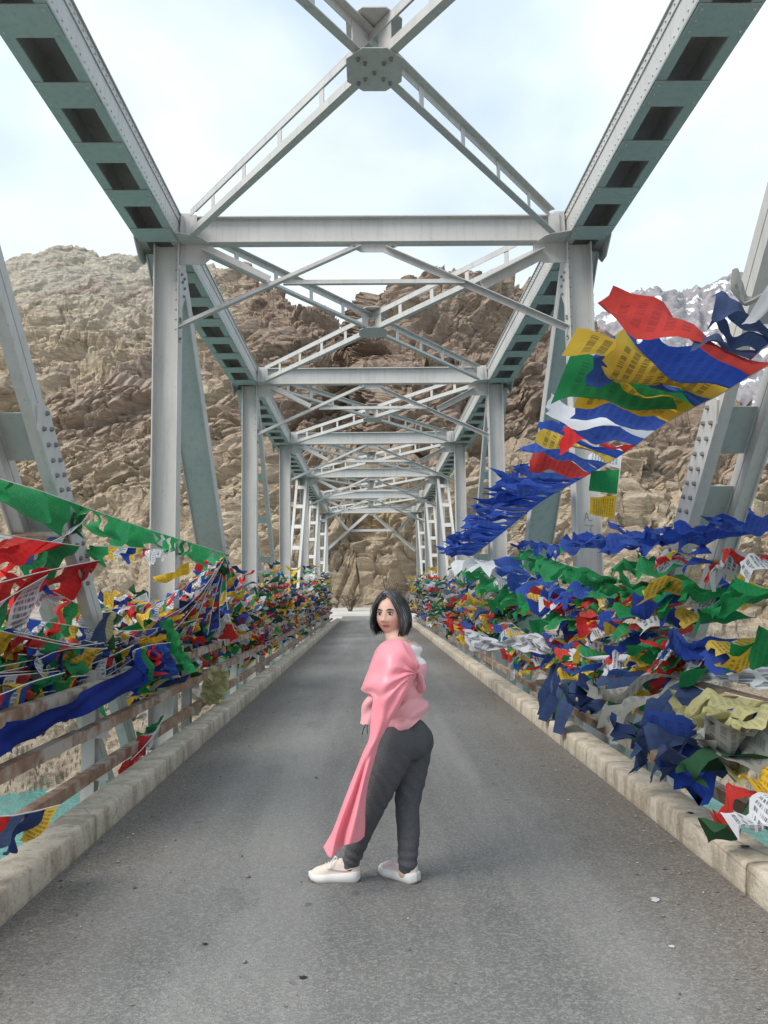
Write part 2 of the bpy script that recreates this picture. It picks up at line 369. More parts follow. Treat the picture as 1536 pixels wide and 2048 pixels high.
# ------------------------------------------------------------------ terrain
XL, XR, Y1, PL = -2.416, 2.564, 10.521, 7.344          # truss inner faces, first panel point, panel length
PY = [Y1+(n-1)*PL for n in range(0, 7)]                  # n = 0..6
WATER = -9.0
def tane(px, py):
    d = CF + CR*((px-768)/FPX) + CU*((1024-py)/FPX); return d[0]/d[1], d[2]/d[1]
SK = [(-900, 640, 200), (-300, 600, 190), (0, 566, 180), (35, 542, 176), (120, 521, 172), (240, 528, 168), (300, 533, 165), (370, 545, 160), (450, 556, 150), (490, 560, 145), (560, 590, 138), (610, 634, 134),
      (650, 655, 134), (690, 668, 136), (715, 672, 134), (735, 652, 124), (750, 620, 116), (778, 578, 110), (818, 561, 108), (868, 560, 108), (920, 565, 108), (968, 586, 110), (1028, 610, 114), (1088, 645, 112),
      (1150, 668, 110), (1203, 692, 106), (1233, 722, 102), (1253, 757, 98), (1264, 805, 95), (1285, 832, 92), (1340, 816, 92), (1400, 806, 92), (1460, 812, 90), (1536, 838, 88), (1700, 820, 88), (2300, 790, 90)]
ku = np.array([tane(a, b)[0] for a, b, c in SK]); ke = np.array([tane(a, b)[1] for a, b, c in SK]); kY = np.array([c for a, b, c in SK], float)
uu = np.concatenate([np.linspace(-1.05, -.50, 90)[:-1], np.linspace(-.50, .52, 730)[:-1], np.linspace(.52, 1.1, 90)])
es = np.interp(uu, ku, ke); Ys = np.interp(uu, ku, kY); ker = np.ones(9)/9
Ys = np.convolve(np.pad(Ys, 4, 'edge'), ker, 'valid')
zs = CAMH + es*Ys
tb = np.concatenate([np.linspace(0, 1, 110)[:-1]*.999-1.0, np.linspace(0, 1, 740), 1+np.linspace(.02, .5, 24)])   # bank (-1..0), face (0..1), back slope
U, T = np.meshgrid(uu, tb); U = U.astype(np.float32); T = T.astype(np.float32)
YsM = np.broadcast_to(Ys, U.shape); zsM = np.broadcast_to(zs, U.shape)
# foot of the slope: a bench beside the approach road, cliff close behind it
pb = np.stack([U*60, 0*U, T*0+3.3], -1)
foot = 61 + 4.5*np.exp(-(U/.09)**2) + 5*np.clip(np.abs(U)/.35, 0, 1) + 1.5*perlin(pb*.12)
nearR = np.clip((U-.22)/.10, 0, 1); foot = foot - 7*nearR
tf = np.clip(T, 0, 1)
# three families of profile: scree then outcrop then long slope on the left, sheer crag in the middle
lf = np.clip((-.10-U)/.12, 0, 1)
prof_l = np.interp(tf, [0, .20, .30, .36, .46, .60, 1], [0, .11, .16, .27, .37, .52, 1]); yl = np.interp(tf, [0, .20, .36, .46, .6, 1], [0, .24, .33, .36, .52, 1])
prof_c = np.interp(tf, [0, .08, .30, .36, .62, .70, 1], [0, .07, .28, .31, .62, .66, 1]); yc = np.interp(tf, [0, .08, .30, .36, .62, .70, 1], [0, .06, .22, .34, .50, .66, 1])
pz = prof_l*lf + prof_c*(1-lf); py_ = yl*lf + yc*(1-lf)
Yg = foot + (YsM-foot)*py_; Zg = .35 + (zsM-.35)*pz
# bank below the bench
bk = np.clip(-T, 0, 1)                                    # 0 at the foot, 1 deep in the water
bench = np.clip(1-bk/.30, 0, 1)
benchw = 7.0*(1-nearR) + .8*nearR + 1.2*perlin(np.stack([U*60, 0*U+2, 0*U], -1)*.3)
shore = 46.5 + 1.5*perlin(np.stack([U*50, 0*U+5, 0*U], -1)*.2) - 3*nearR
Yb = np.where(bk < .30, foot - benchw*bk/.30, (foot-benchw) + (shore-3-(foot-benchw))*(bk-.30)/.70)
Zb = np.where(bk < .30, .35 - .45*bk/.30, -.1 + (WATER-2.2+.1)*((bk-.30)/.70)**.92)
Yg = np.where(T < 0, Yb, Yg); Zg = np.where(T < 0, Zb, Zg)
Yg = np.where(T > 1, YsM*(1+.9*(T-1)), Yg); Zg = np.where(T > 1, zsM - YsM*.55*(T-1), Zg)
G = np.stack([U*Yg, Yg, Zg], -1).astype(np.float32)
# normals
du = np.gradient(G, axis=1); dv = np.gradient(G, axis=0); NN = np.cross(du, dv); NN /= np.linalg.norm(NN, axis=-1, keepdims=True)+1e-9
NN = np.where(NN[..., 1:2] > 0, -NN, NN)
ca, sa = math.cos(.5), math.sin(.5)
Rs = np.array([[ca, 0, sa], [0, 1, 0], [-sa, 0, ca]], np.float32)      # tilted bedding
S = (G @ Rs.T) * np.array([.55, .8, 1.5], np.float32)
amp = np.clip((T+.015)/.04, 0, 1)*.85+.15*np.clip(T/.1, 0, 1)
f1, f2, rv = worley(S*.12 + .35*fbm(G, .05, 2)[..., None]); g1, g2, rw = worley(S*.38 + .3*fbm(G, .2, 2)[..., None]); h1, h2, rx = worley(S*1.25)
big = fbm(G, .022, 3)*5.0 + fbm(S, .05, 4, .55, True)*2.6
ss = lambda d, w_: np.clip(d/w_, 0, 1)
blk = (rv-.5)*3.4*ss(f2-f1, .10) - np.clip(.10-(f2-f1), 0, .10)*9 + (rw-.5)*2.0*ss(g2-g1, .12) - np.clip(.14-(g2-g1), 0, .14)*6 + (rx-.5)*.75*ss(h2-h1, .15) - np.clip(.16-(h2-h1), 0, .16)*2.6
fine = fbm(S, .45, 5, .62, True)*.62
scree = lf*np.clip((.24-T)/.1, 0, 1)                                    # stony scree at the foot on the left
smooth_top = lf*np.clip((T-.62)/.2, 0, 1)
cen_ = np.exp(-(U/.10)**2)*np.clip((.45-T)/.2, 0, 1)
D = amp*(big*(1-.6*scree)*(1-.75*cen_) + cen_*(fine*1.3 + (rx-.5)*.8*ss(h2-h1, .12)) + blk*(1-.45*scree)*(1-.6*smooth_top) + fine*(1+.3*scree))
bankm = np.clip((bk-.30)/.1, 0, 1)*(T < 0)
D = D + bankm*(blk*.38 + fine*.8)
D = D + (T < 0)*(1-bankm)*(fine*.12+nearR*(blk*.35+.3))
fade = np.clip((1.25-T)/.25, 0, 1)
G2 = G + NN*(D*fade)[..., None]
# embankment under the approach road
ax = np.abs(G2[..., 0]-.06); em = np.clip((6.5-ax)/3.0, 0, 1)*np.clip((G2[..., 1]-46.5)/1.5, 0, 1)*(T < 0)
G2[..., 2] = G2[..., 2]*(1-em) + np.maximum(G2[..., 2], -.16)*em
corr = np.clip((5.2-np.abs(G2[..., 0]-.06))/1.5, 0, 1)*np.clip((61.0-G2[..., 1])/1.2, 0, 1)
G2[..., 2] = G2[..., 2]*(1-corr) + np.minimum(G2[..., 2], -.14+.3*np.clip((G2[..., 1]-54)/8, 0, 1))*corr
# rock colours by zone
tan_ = np.array([.56, .47, .345]); pale = np.array([.52, .485, .40]); brown = np.array([.40, .315, .245]); purp = np.array([.43, .345, .30]); ochre = np.array([.50, .39, .19]); dusty = np.array([.55, .51, .455])
nA = fbm(G, .03, 4); nB = fbm(S, .07, 4)
def sm(x, a, b): return np.clip((x-a)/(b-a), 0, 1)
E_ = (G[..., 2]-CAMH)/G[..., 1]
left = np.clip((-.13-U+.05*nA)/.05, 0, 1)
tint = np.zeros(G.shape, np.float32) + tan_
k = (sm(E_+.05*nB, .29, .36)*left)[..., None]; tint = tint*(1-k) + pale*k
k = (sm(nB+.25*nA, .10, .32)*sm(E_, .12, .2)*left)[..., None]*.75; tint = tint*(1-k) + purp*k
k = ((1-left)*sm(E_+.05*nB, .09, .19))[..., None]; tint = tint*(1-k) + brown*k
k = (np.exp(-(U/.075)**2)*sm(.13-E_, 0, .04))[..., None]*.7; tint = tint*(1-k) + np.array([.56, .47, .34])*k
k = (sm(nA, .08, .35)*(1-left)*sm(E_, .1, .2))[..., None]*.6; tint = tint*(1-k) + np.array([.48, .385, .295])*k
k = (np.exp(-((U-.028)/.022)**2-((E_-.068)/.020)**2))[..., None]*.75; tint = tint*(1-k) + ochre*k
k = ((T < 0)*(1-bankm)*(1-nearR))[..., None]; tint = tint*(1-k) + dusty*k
k = (bankm)[..., None]*.7; tint = tint*(1-k) + np.array([.44, .375, .29])*k
me = grid_mesh(G2, 'cliff'); set_tint(me, np.minimum(tint*1.13, .8).reshape(-1, 3))
me.polygons.foreach_set('use_smooth', [False]*len(me.polygons))
cl = link('cliff', me, 'rock'); tag(cl, kind='structure')
def ground_z(x, y):
    """rough lookup of the bank surface"""
    d = (G2[:125, :, 0]-x)**2 + (G2[:125, :, 1]-y)**2; return float(G2[:125][np.unravel_index(np.argmin(d), d.shape)][2])

# snow mountain far behind
mu = np.linspace(.15, .95, 330); MK = [(1000, 800), (1120, 700), (1196, 652), (1215, 650), (1240, 626), (1262, 608), (1275, 598), (1283, 603), (1297, 590), (1312, 594), (1322, 604), (1345, 596), (1360, 607), (1372, 601), (1385, 588), (1395, 597), (1415, 588), (1440, 578), (1470, 572), (1536, 560), (1700, 540), (2000, 600), (2500, 660)]
me_ = np.interp(mu, [tane(*q)[0] for q in MK], [tane(*q)[1] for q in MK])
mt = np.concatenate([np.linspace(0, 1, 200), 1+np.linspace(.02, .4, 12)]); MU, MTT = np.meshgrid(mu, mt)
zr = CAMH + me_*2600
MYY = np.where(MTT <= 1, 1250+1350*np.minimum(MTT, 1)**.9, 2600+(MTT-1)*1500)
MZZ = np.where(MTT <= 1, -20+(zr[None]+20)*np.minimum(MTT, 1)**1.15, zr[None]-(MTT-1)*900)
MG = np.stack([MU*MYY, MYY, MZZ], -1)
rot = np.array([[.8, 0, .6], [0, 1, 0], [-.6, 0, .8]])
Q = MG@rot.T*np.array([.8, .8, 1.5])
am = np.clip(MTT/.15, 0, 1)*np.clip((1.3-MTT)/.15, 0, 1)
rdg = fbm(Q, .0035, 5, .58, True)*75 + fbm(Q, .016, 5, .62, True)*30 + fbm(Q, .06, 3, .6)*7
MG[..., 2] += am*rdg*np.where(MTT > .93, .35, 1); MG[..., 1] -= am*rdg*.5
cav = fbm(Q, .016, 5, .62, True); gul = np.exp(-((MU-(.225+.075*(1-MTT)+.012*np.sin(MTT*14)))/.006)**2)*sm(MTT, .45, .6)
sn = np.clip(.5-.55*cav + .9*gul, 0, 1)*sm(MTT+.12*fbm(Q, .006, 3), .33, .50)
me = grid_mesh(MG, 'mountain'); set_tint(me, np.repeat(sn.reshape(-1, 1), 3, 1))
mo = link('mountain', me, 'snow rock'); tag(mo, kind='structure')

# river, near bank
mb = MB(); mb.add([(-400, 1, WATER), (400, 1, WATER), (400, 75, WATER), (-400, 75, WATER)], [(0, 1, 2, 3)])
tag(mb.build('river', 'river water'), kind='structure')
mb = MB()
xs = np.linspace(-260, 260, 90); rows = []
for (yy, zz) in ((-300, 6), (-60, 1), (-2, -.35), (2.2, -.35), (2.7, -4), (5.5, -10)):
    rows.append([(x, yy - (4+abs(x)*.12)*(abs(x) > 5)*(yy > -5), zz + .6*math.sin(x*.7+yy)*(abs(x) > 6)) for x in xs])
me = grid_mesh(np.array(rows), 'ground'); tag(link('ground', me, 'dusty ground'), kind='structure')

# ------------------------------------------------------------------ road, deck, kerbs
KL, KR = -1.767, 1.885
mb = MB(); ys = np.concatenate([np.linspace(-14, 47.6, 60)])
V = np.array([[(x, y, .012*(1-abs((x-.06)/1.9)**2)) for x in np.linspace(KL-.02, KR+.02, 13)] for y in ys])
tag(link('road', grid_mesh(V, 'road'), 'asphalt'), kind='structure')
V = np.array([[(KL-1.2+ (KR-KL+2.4)*k/10*1.0 + (y-47)*.0, y, -.02+.28*max(0, (y-50)/11)**1.4) for k in range(11)] for y in np.linspace(47.6, 66.5, 24)])
V[..., 0] = .06 + (V[..., 0]-.06)*np.linspace(1.0, 3.0, 24)[:, None]
V[8:, :, 2] += .012
tag(link('approach_road', grid_mesh(V, 'approach_road'), 'dusty ground'), kind='structure')
V = np.array([[(x, y, -.008+.28*max(0, (y-50)/11)**1.4+.012) for x in np.linspace(KL-.1, KR+.1, 9)] for y in np.linspace(47.6, 54.5, 9)])
tag(link('asphalt_strip', grid_mesh(V, 'asphalt_strip'), 'asphalt'), kind='structure')
mb = MB(); mb.b2((-2.03, 2.3, -.30), (2.16, 47.5, -.03)); tag(mb.build('bridge_deck', 'kerb concrete'), kind='structure')
mb = MB(); mb.b2((-3.6, 47.55, -9.5), (3.8, 49.5, -.05)); tag(mb.build('abutment', 'kerb concrete'), kind='structure')

def kerb(x0, x1, side, seglens, y0, name):
    root = empty(name, (x0, y0, 0)); tag(root, kind='structure'); y = y0; k = 0
    while y < 47.9:
        ln = seglens[k % len(seglens)]*random.uniform(.92, 1.1); k += 1; ye = min(y+ln, 48.2)
        n = max(4, int((ye-y)/.06)) if y < 22 else 6
        prof = [(0, -.06), (0, .03), (.003, .085), (.006, .146), (.016, .160), (.07, .163), (.15, .162), (.225, .158), (.245, .14), (.25, .08), (.25, -.06)]
        vs = np.zeros((n+1, len(prof), 3)); off = random.uniform(-.003, .003)
        for i in range(n+1):
            yy = y + .002 + (ye-y-.004)*i/n
            for j, (a, z) in enumerate(prof): vs[i, j] = (x0+(x1-x0)*(a/.25) + math.copysign(off, x0), yy, z+off*.5)
        q = perlin(vs*9.0)*.006 + perlin(vs*2.6)*.012 + np.minimum(0, perlin(vs*5+9)+.28)*.075
        edge = np.array([0, .5, .8, 1, 1.2, .7, .4, .5, 1, .8, 0])[None]
        vs[..., 2] += q*edge; vs[..., 0] += math.copysign(1, x0)*-q*edge*.6
        me = grid_mesh(vs, 'kerb_stone', closed=True); bm = bmesh.new(); bm.from_mesh(me); bm.verts.ensure_lookup_table(); m_ = len(prof)
        bm.faces.new([bm.verts[j] for j in range(m_)]); bm.faces.new([bm.verts[n*m_+j] for j in range(m_)]); bmesh.ops.recalc_face_normals(bm, faces=bm.faces); bm.to_mesh(me); bm.free()
        me.transform(Matrix.Translation((-x0, -y0, 0)))
        o = link('kerb_stone', me, 'kerb concrete', root, (x0, y0, 0)); y = ye
kerb(KL, -2.02, -1, [4.6, 3.9, 5.2], -3, 'left_kerb')
kerb(KR, 2.15, 1, [3.4, 4.3, 2.7, 1.6, 1.5], -3, 'right_kerb')
# loose grit along the kerbs
mb = MB(); ico = [(0, 0, 1), (.9, 0, .2), (.28, .85, .25), (-.72, .5, .2), (-.7, -.55, .25), (.3, -.8, .2), (0, 0, -.3)]
icf = [(0, 1, 2), (0, 2, 3), (0, 3, 4), (0, 4, 5), (0, 5, 1), (6, 2, 1), (6, 3, 2), (6, 4, 3), (6, 5, 4), (6, 1, 5)]
for k in range(3600):
    if random.random() < .8:
        s = random.choice((-1, 1)); d = abs(random.gauss(0, .28)) + .02; x = KL+d if s < 0 else KR-d
    else: x = random.uniform(KL, KR)
    y = 2.6 + 16*random.random()**1.7; r = min(.017, .0031*math.exp(random.gauss(.15, .6))); a = random.random()*6.28
    c_, s_ = math.cos(a), math.sin(a); st = (random.uniform(.7, 1.3), random.uniform(.7, 1.2), random.uniform(.5, .9))
    mb.add([(x+r*(q[0]*st[0]*c_-q[1]*st[1]*s_), y+r*(q[0]*st[0]*s_+q[1]*st[1]*c_), .013*(1-((x-.06)/1.9)**2)+r*.25+r*q[2]*st[2]) for q in ico], icf)
tag(mb.build('gravel', 'pebbles loose'), 'loose grit and small pebbles scattered along the road edges', 'gravel', kind='stuff')
# splashes and tar marks
def blot(name, px, py, z, r, mat, label, cat, seed, ey=1.0):
    c = PG(px, py, z); rr = random.Random(seed); n = 14; vs = [(c[0], c[1], z+.004)]
    for i in range(n):
        a = 6.283*i/n; q = r*rr.uniform(.45, 1.15); vs.append((c[0]+q*math.cos(a), c[1]+q*math.sin(a)*ey, z+.002))
    mb = MB(); mb.add(vs, [(0, 1+i, 1+(i+1) % n) for i in range(n)]); tag(mb.build(name, mat, org=(c[0], c[1], z)), label, cat)
blot('tar_mark', 1380, 1626, .168, .030, 'black tar', 'smaller black tar blot on top of the right kerb', 'tar mark', 3)
blot('tar_mark', 1493, 1693, .170, .034, 'black tar', 'larger black tar blot on the right kerb beside the hanging green cloth', 'tar mark', 4)
blot('paint_splash', 1311, 1800, .012, .026, 'plain white', 'larger pale paint splash on the asphalt beside the right kerb', 'splash', 5, 1.3)
blot('paint_splash', 1343, 1893, .012, .014, 'plain white', 'small white splash on the open asphalt', 'splash', 6, 1.3)
blot('asphalt_patch', 606, 1955, .014, .02, 'black tar', 'tiny dark tar spot on the asphalt near the middle of the road', 'tar mark', 8)
blot('asphalt_patch', 410, 1888, .014, .016, 'black tar', 'tiny dark tar spot on the asphalt towards the left kerb', 'tar mark', 9)

# ------------------------------------------------------------------ the truss bridge
BR = empty('truss_bridge', (0, PY[0], 0), 'pale grey riveted steel through-truss bridge spanning the turquoise river', 'bridge')
GP, GG, DB = 'grey paint', 'bounce tinted grey paint', 'dark bolt'
ZB, ZT = 6.045, 6.40                                    # underside and top of the top chord
BOLT = MB().dome((0, 0, 0), (0, 0, 1), .021, .024, 6).mesh('bolt'); BOLT.materials.append(MATS[DB])
def bolt(parent, pos, n):
    o = bpy.data.objects.new('bolt', BOLT); COL.objects.link(o); o.parent = parent
    o.location = Vector(np.asarray(pos)-wloc(parent)); o.rotation_euler = Vector(n).to_track_quat('Z', 'Y').to_euler()
for xi, o in ((XL, -1), (XR, 1)):
    # top chord: two built-up sides, top cover, batten plates under it
    ch = MB(); ya, yb = PY[0]-.3, PY[6]+.3
    for x0, d in ((xi, o), (xi+o*.50, -o)):
        ch.b2((x0, ya, ZB+.012), (x0+d*.014, yb, ZT)); ch.b2((x0-d*.012, ya, ZB+.004), (x0-d*.0005, yb, ZB+.10)); ch.b2((x0-d*.010, ya, ZB), (x0+d*.095, yb, ZB+.0115))
        ch.b2((x0-d*.012, ya, ZT-.09), (x0-d*.0005, yb, ZT-.002))
    ch.b2((xi-o*.03, ya, ZT+.001), (xi+o*.53, yb, ZT+.015))
    chord = ch.build('top_chord', GP, BR)
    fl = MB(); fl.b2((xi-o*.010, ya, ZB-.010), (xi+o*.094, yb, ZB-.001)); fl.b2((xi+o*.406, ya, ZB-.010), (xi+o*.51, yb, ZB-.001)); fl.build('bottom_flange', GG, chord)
    rv_ = MB()
    for yy in np.arange(ya, yb, .105):
        rv_.dome((xi-o*.001, yy, ZB+.19 if False else ZT-.045), (-o, 0, 0), .0001, .0001, 3) if False else rv_.dome((xi-o*.012, yy, ZT-.045), (-o, 0, 0), .016, .011, 6)
        if yy < 26: rv_.dome((xi-o*.012, yy+.05, ZB+.055), (-o, 0, 0), .013, .009, 5)
    for n in range(6):
        for k in range(7):
            yc_ = PY[n+1]-.385-.985*k
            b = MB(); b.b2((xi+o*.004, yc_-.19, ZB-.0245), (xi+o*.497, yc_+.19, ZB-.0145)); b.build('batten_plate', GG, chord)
            if n < 3:
                for dx in (.045, .455):
                    for dy in (-.13, 0, .13): rv_.dome((xi+o*dx, yc_+dy, ZB-.0245), (0, 0, -1), .015, .010, 6)
    tag(rv_.build('rivets', GP, chord), kind='stuff')
    # vertical posts
    for n in range(7):
        y = PY[n]; p = MB(); wd = .32
        p.b2((xi, y-.125, -1.9), (xi+o*.014, y+.125, ZB-.011)); p.b2((xi+o*(wd-.014), y-.125, -1.9), (xi+o*wd, y+.125, ZB-.011)); p.b2((xi+o*.0145, y-.006, -1.9), (xi+o*(wd-.0145), y+.006, ZB-.011))
        p.b2((xi+o*.0145, y-.035, -1.9), (xi+o*.034, y-.0065, ZB-.012)); p.b2((xi+o*(wd-.034), y-.035, -1.9), (xi+o*(wd-.0145), y-.0065, ZB-.012))
        post = p.build('vertical_post', GP, BR)
        if n in (1, 2):
            r = MB()
            for zz in np.arange(4.95, 6.0, .13):
                r.dome((xi+o*.06, y-.0065, zz), (0, -1, 0), .016, .012, 6); r.dome((xi+o*(wd+.001), y-.06, zz), (o, 0, 0), .018, .02, 6)
            tag(r.build('rivets', GP, post), kind='stuff')
            # knee gusset with bolts on the inner flange
            g = MB(); g.prism([(xi-o*.006, y-.09, 5.72), (xi-o*.006, y+.32, 5.72), (xi-o*.006, y+.32, 5.55), (xi-o*.006, y-.09, 5.05)][::1], (1, 0, 0), .010)
            gp = g.build('gusset_plate', GP, post)
            if n == 1:
                for (dy, zz) in ((-.02, 5.66), (.14, 5.66), (.04, 5.58), (.16, 5.54), (.12, 5.42)): bolt(gp, (xi-o*.012, y+dy, zz), (-o, 0, 0))
        # outer corner gusset
        g = MB(); g.prism([(xi+o*.51, y-.35, ZT-.02), (xi+o*.51, y+.35, ZT-.02), (xi+o*.51, y+.35, ZB-.02), (xi+o*.51, y+.10, 5.84), (xi+o*.51, y-.10, 5.84), (xi+o*.51, y-.35, ZB-.02)], (1, 0, 0), .014); g.build('gusset_plate', GP, BR)
        g = MB(); g.prism([(xi+o*.51, y-.6, -1.4), (xi+o*.51, y+.6, -1.4), (xi+o*.51, y+.6, -1.95), (xi+o*.51, y-.6, -1.95)], (1, 0, 0), .014); g.build('gusset_plate', GP, BR)
    # diagonals
    for n in range(6):
        if n < 3: t0, t1 = np.array([0, PY[n]+.12, ZB-.02]), np.array([0, PY[n+1]-.15, -1.7])
        else: t0, t1 = np.array([0, PY[n+1]-.12, ZB-.02]), np.array([0, PY[n]+.15, -1.7])
        a = nrm(t1-t0); mvec = nrm(np.cross((1, 0, 0), a)); mvec = mvec if mvec[1] < 0 else -mvec   # towards the camera end
        ln = np.linalg.norm(t1-t0); X = np.array([1., 0, 0]); cpt = (t0+t1)/2
        dg = MB(); ax3 = (a, X, mvec); wid = .44; hw = .17 if n else .21
        for x0, d in ((xi+o*.02, o), (xi+o*(.02+wid), -o)):
            if n == 1:
                dg.box(cpt+X*(x0+d*.008), (ln, .016, .24), ax3)
            else:
                for q in (-1, 1): dg.box(cpt+X*(x0+d*.045)+mvec*q*(hw/4+.004), (ln, .09, hw/2-.004), ax3)
                dg.box(cpt+X*(x0+d*.046), (ln, .06, .010), ax3)
        di = dg.build('diagonal_brace', GP, BR)
        if n == 1:
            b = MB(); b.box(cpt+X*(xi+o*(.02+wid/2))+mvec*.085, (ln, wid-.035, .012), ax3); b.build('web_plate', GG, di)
        else:
            st = {0: [.10, .325, .425, .495], 2: [.1, .22, .34, .46, .58, .7, .82]}.get(n, list(np.arange(.06, .98, .105)))
            for s in st:
                bl = {0: .34}.get(n, .2); c0 = t0+a*ln*s
                if n == 0 and s > .4: bl = .42
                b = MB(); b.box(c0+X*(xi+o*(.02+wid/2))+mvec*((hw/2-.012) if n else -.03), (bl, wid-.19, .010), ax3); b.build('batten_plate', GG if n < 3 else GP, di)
        if n in (0, 1):
            s0, s1 = (.395, .565) if n == 0 else (.47, .61)
            for x0, d in ((xi+o*.02, -o), (xi+o*(.02+wid), o)):
                pw = .13; c0, c1 = t0+a*ln*s0, t0+a*ln*s1; xx = X*(x0+d*.008)
                g = MB(); g.prism([c0+xx-mvec*pw*.2, c0+xx-mvec*pw+a*.13, c1+xx-mvec*pw, c1+xx+mvec*pw, c0+xx+mvec*pw+a*.16, c0+xx+mvec*pw*.4], X, .015)
                gp = g.build('splice_plate', GP, di)
                for r_ in range(12 if n == 0 else 8):
                    for q in (-1, 1):
                        bolt(gp, c0+a*(.16+r_*((ln*(s1-s0)-.25)/(11 if n == 0 else 7)))+mvec*q*.062+X*(x0+d*.0155)+a*.03*q, (d, 0, 0))
            if n == 0:
                c0 = t0+a*ln*.505; b = MB(); b.box(c0+X*(xi+o*(.02+wid/2))+mvec*(hw/2+.02), (.05, wid-.02, .05), ax3); b.build('cross_angle', 'rusty rail', di)
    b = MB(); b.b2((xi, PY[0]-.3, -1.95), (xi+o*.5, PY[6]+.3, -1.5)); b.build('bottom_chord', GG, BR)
# floor beams, top struts, sway frames, lateral bracing
for n in range(7):
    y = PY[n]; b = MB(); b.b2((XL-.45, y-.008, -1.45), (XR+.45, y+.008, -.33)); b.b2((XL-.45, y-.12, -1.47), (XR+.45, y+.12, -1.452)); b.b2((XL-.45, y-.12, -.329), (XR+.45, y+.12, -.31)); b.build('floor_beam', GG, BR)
    s = MB(); ys_ = y-.02; s.b2((XL+.02, ys_-.006, ZB+.026), (XR-.02, ys_+.006, ZT-.012)); s.b2((XL+.16, ys_-.085, ZB+.010), (XR-.16, ys_+.085, ZB+.0255)); s.b2((XL+.02, ys_-.085, ZT-.0115), (XR-.02, ys_+.085, ZT+.004))
    s.b2((XL+.02, ys_-.06, ZT+.005), (XR-.02, ys_+.06, ZT+.012))
    strut = s.build('cross_strut', GP, BR)
    cx = (XL+XR)/2; big = n in (0, 6); zd = 3.95 if big else 4.93; zk = 5.0 if big else 5.49; fr_ = (ZB-.06-zk)/(ZB-.06-zd)
    g = MB(); g.prism([(cx-.30, ys_-.02, ZB+.02), (cx+.30, ys_-.02, ZB+.02), (cx+.30, ys_-.02, ZB-.04), (cx+.16, ys_-.02, ZB-.11), (cx-.16, ys_-.02, ZB-.11), (cx-.30, ys_-.02, ZB-.04)], (0, 1, 0), .012); gpl = g.build('gusset_plate', GP, strut)
    if n in (1, 2):
        for q in (-.25, -.18, .18, .25): bolt(gpl, (cx+q, ys_-.026, ZB-.035), (0, -1, 0))
    for xi, o in ((XL, -1), (XR, 1)):
        top = np.array([cx+o*.16, ys_-.035, ZB-.055]); low = np.array([xi-o*.01, ys_-.035, zd]); mid = top+(low-top)*fr_
        lg = .16 if big else .075; b = MB(); b.angle(top, low, lg, .010, (0, -1, 0), 1); sw = b.build('sway_brace', GP, BR)
        b = MB(); b.b2((xi-o*.009, y-.10, zd-.16), (xi-o*.001, y+.02, zd+.16)); ep = b.build('end_plate', GP, sw)
        if n in (1, 2):
            for zz in (-.13, .10, .13): bolt(ep, (xi-o*.010, y-.07, zd+zz), (-o, 0, 0))
        cor = np.array([xi-o*.30, ys_-.022, ZB-.10]); b = MB(); b.angle(cor, mid+np.array([o*.12, .013, .03]), .15 if big else .11, .010, (0, -1, 0), -1); b.build('knee_brace', GP, BR)
        b = MB(); b.prism([(xi-o*.002, ys_-.012, ZB+.01), (xi-o*.42, ys_-.012, ZB+.01), (xi-o*.42, ys_-.012, ZB-.16), (xi-o*.30, ys_-.012, ZB-.26), (xi-o*.002, ys_-.012, ZB-.26)], (0, 1, 0), .012); b.build('gusset_plate', GP, strut)
        b = MB(); b.prism([(xi-o*.015, y-.42, ZB+.005), (xi-o*.015, y+.42, ZB+.005), (xi-o*.30, y+.28, ZB+.005), (xi-o*.42, y, ZB+.005), (xi-o*.30, y-.28, ZB+.005)], (0, 0, 1), .009); b.build('lateral_gusset', GP, strut)
        b = MB(); b.b2((xi-o*.10, y-.19, ZB+.02), (xi-o*.24, y-.175, ZT-.02)); b.b2((xi-o*.03, y-.17, ZB+.02), (xi-o*.16, y-.12, ZT+.01)); b.build('bracket', GP, strut)
    m0 = np.array([cx-(abs(XL)+.1)*fr_+.02, ys_-.05, zk]); m1 = m0.copy(); m1[0] = 2*cx-m0[0]
    b = MB(); b.angle(m0, m1, .13 if big else .065, .009, (0, 0, 1), 1); b.build('sway_tie', GP if n != 1 else GP, BR)
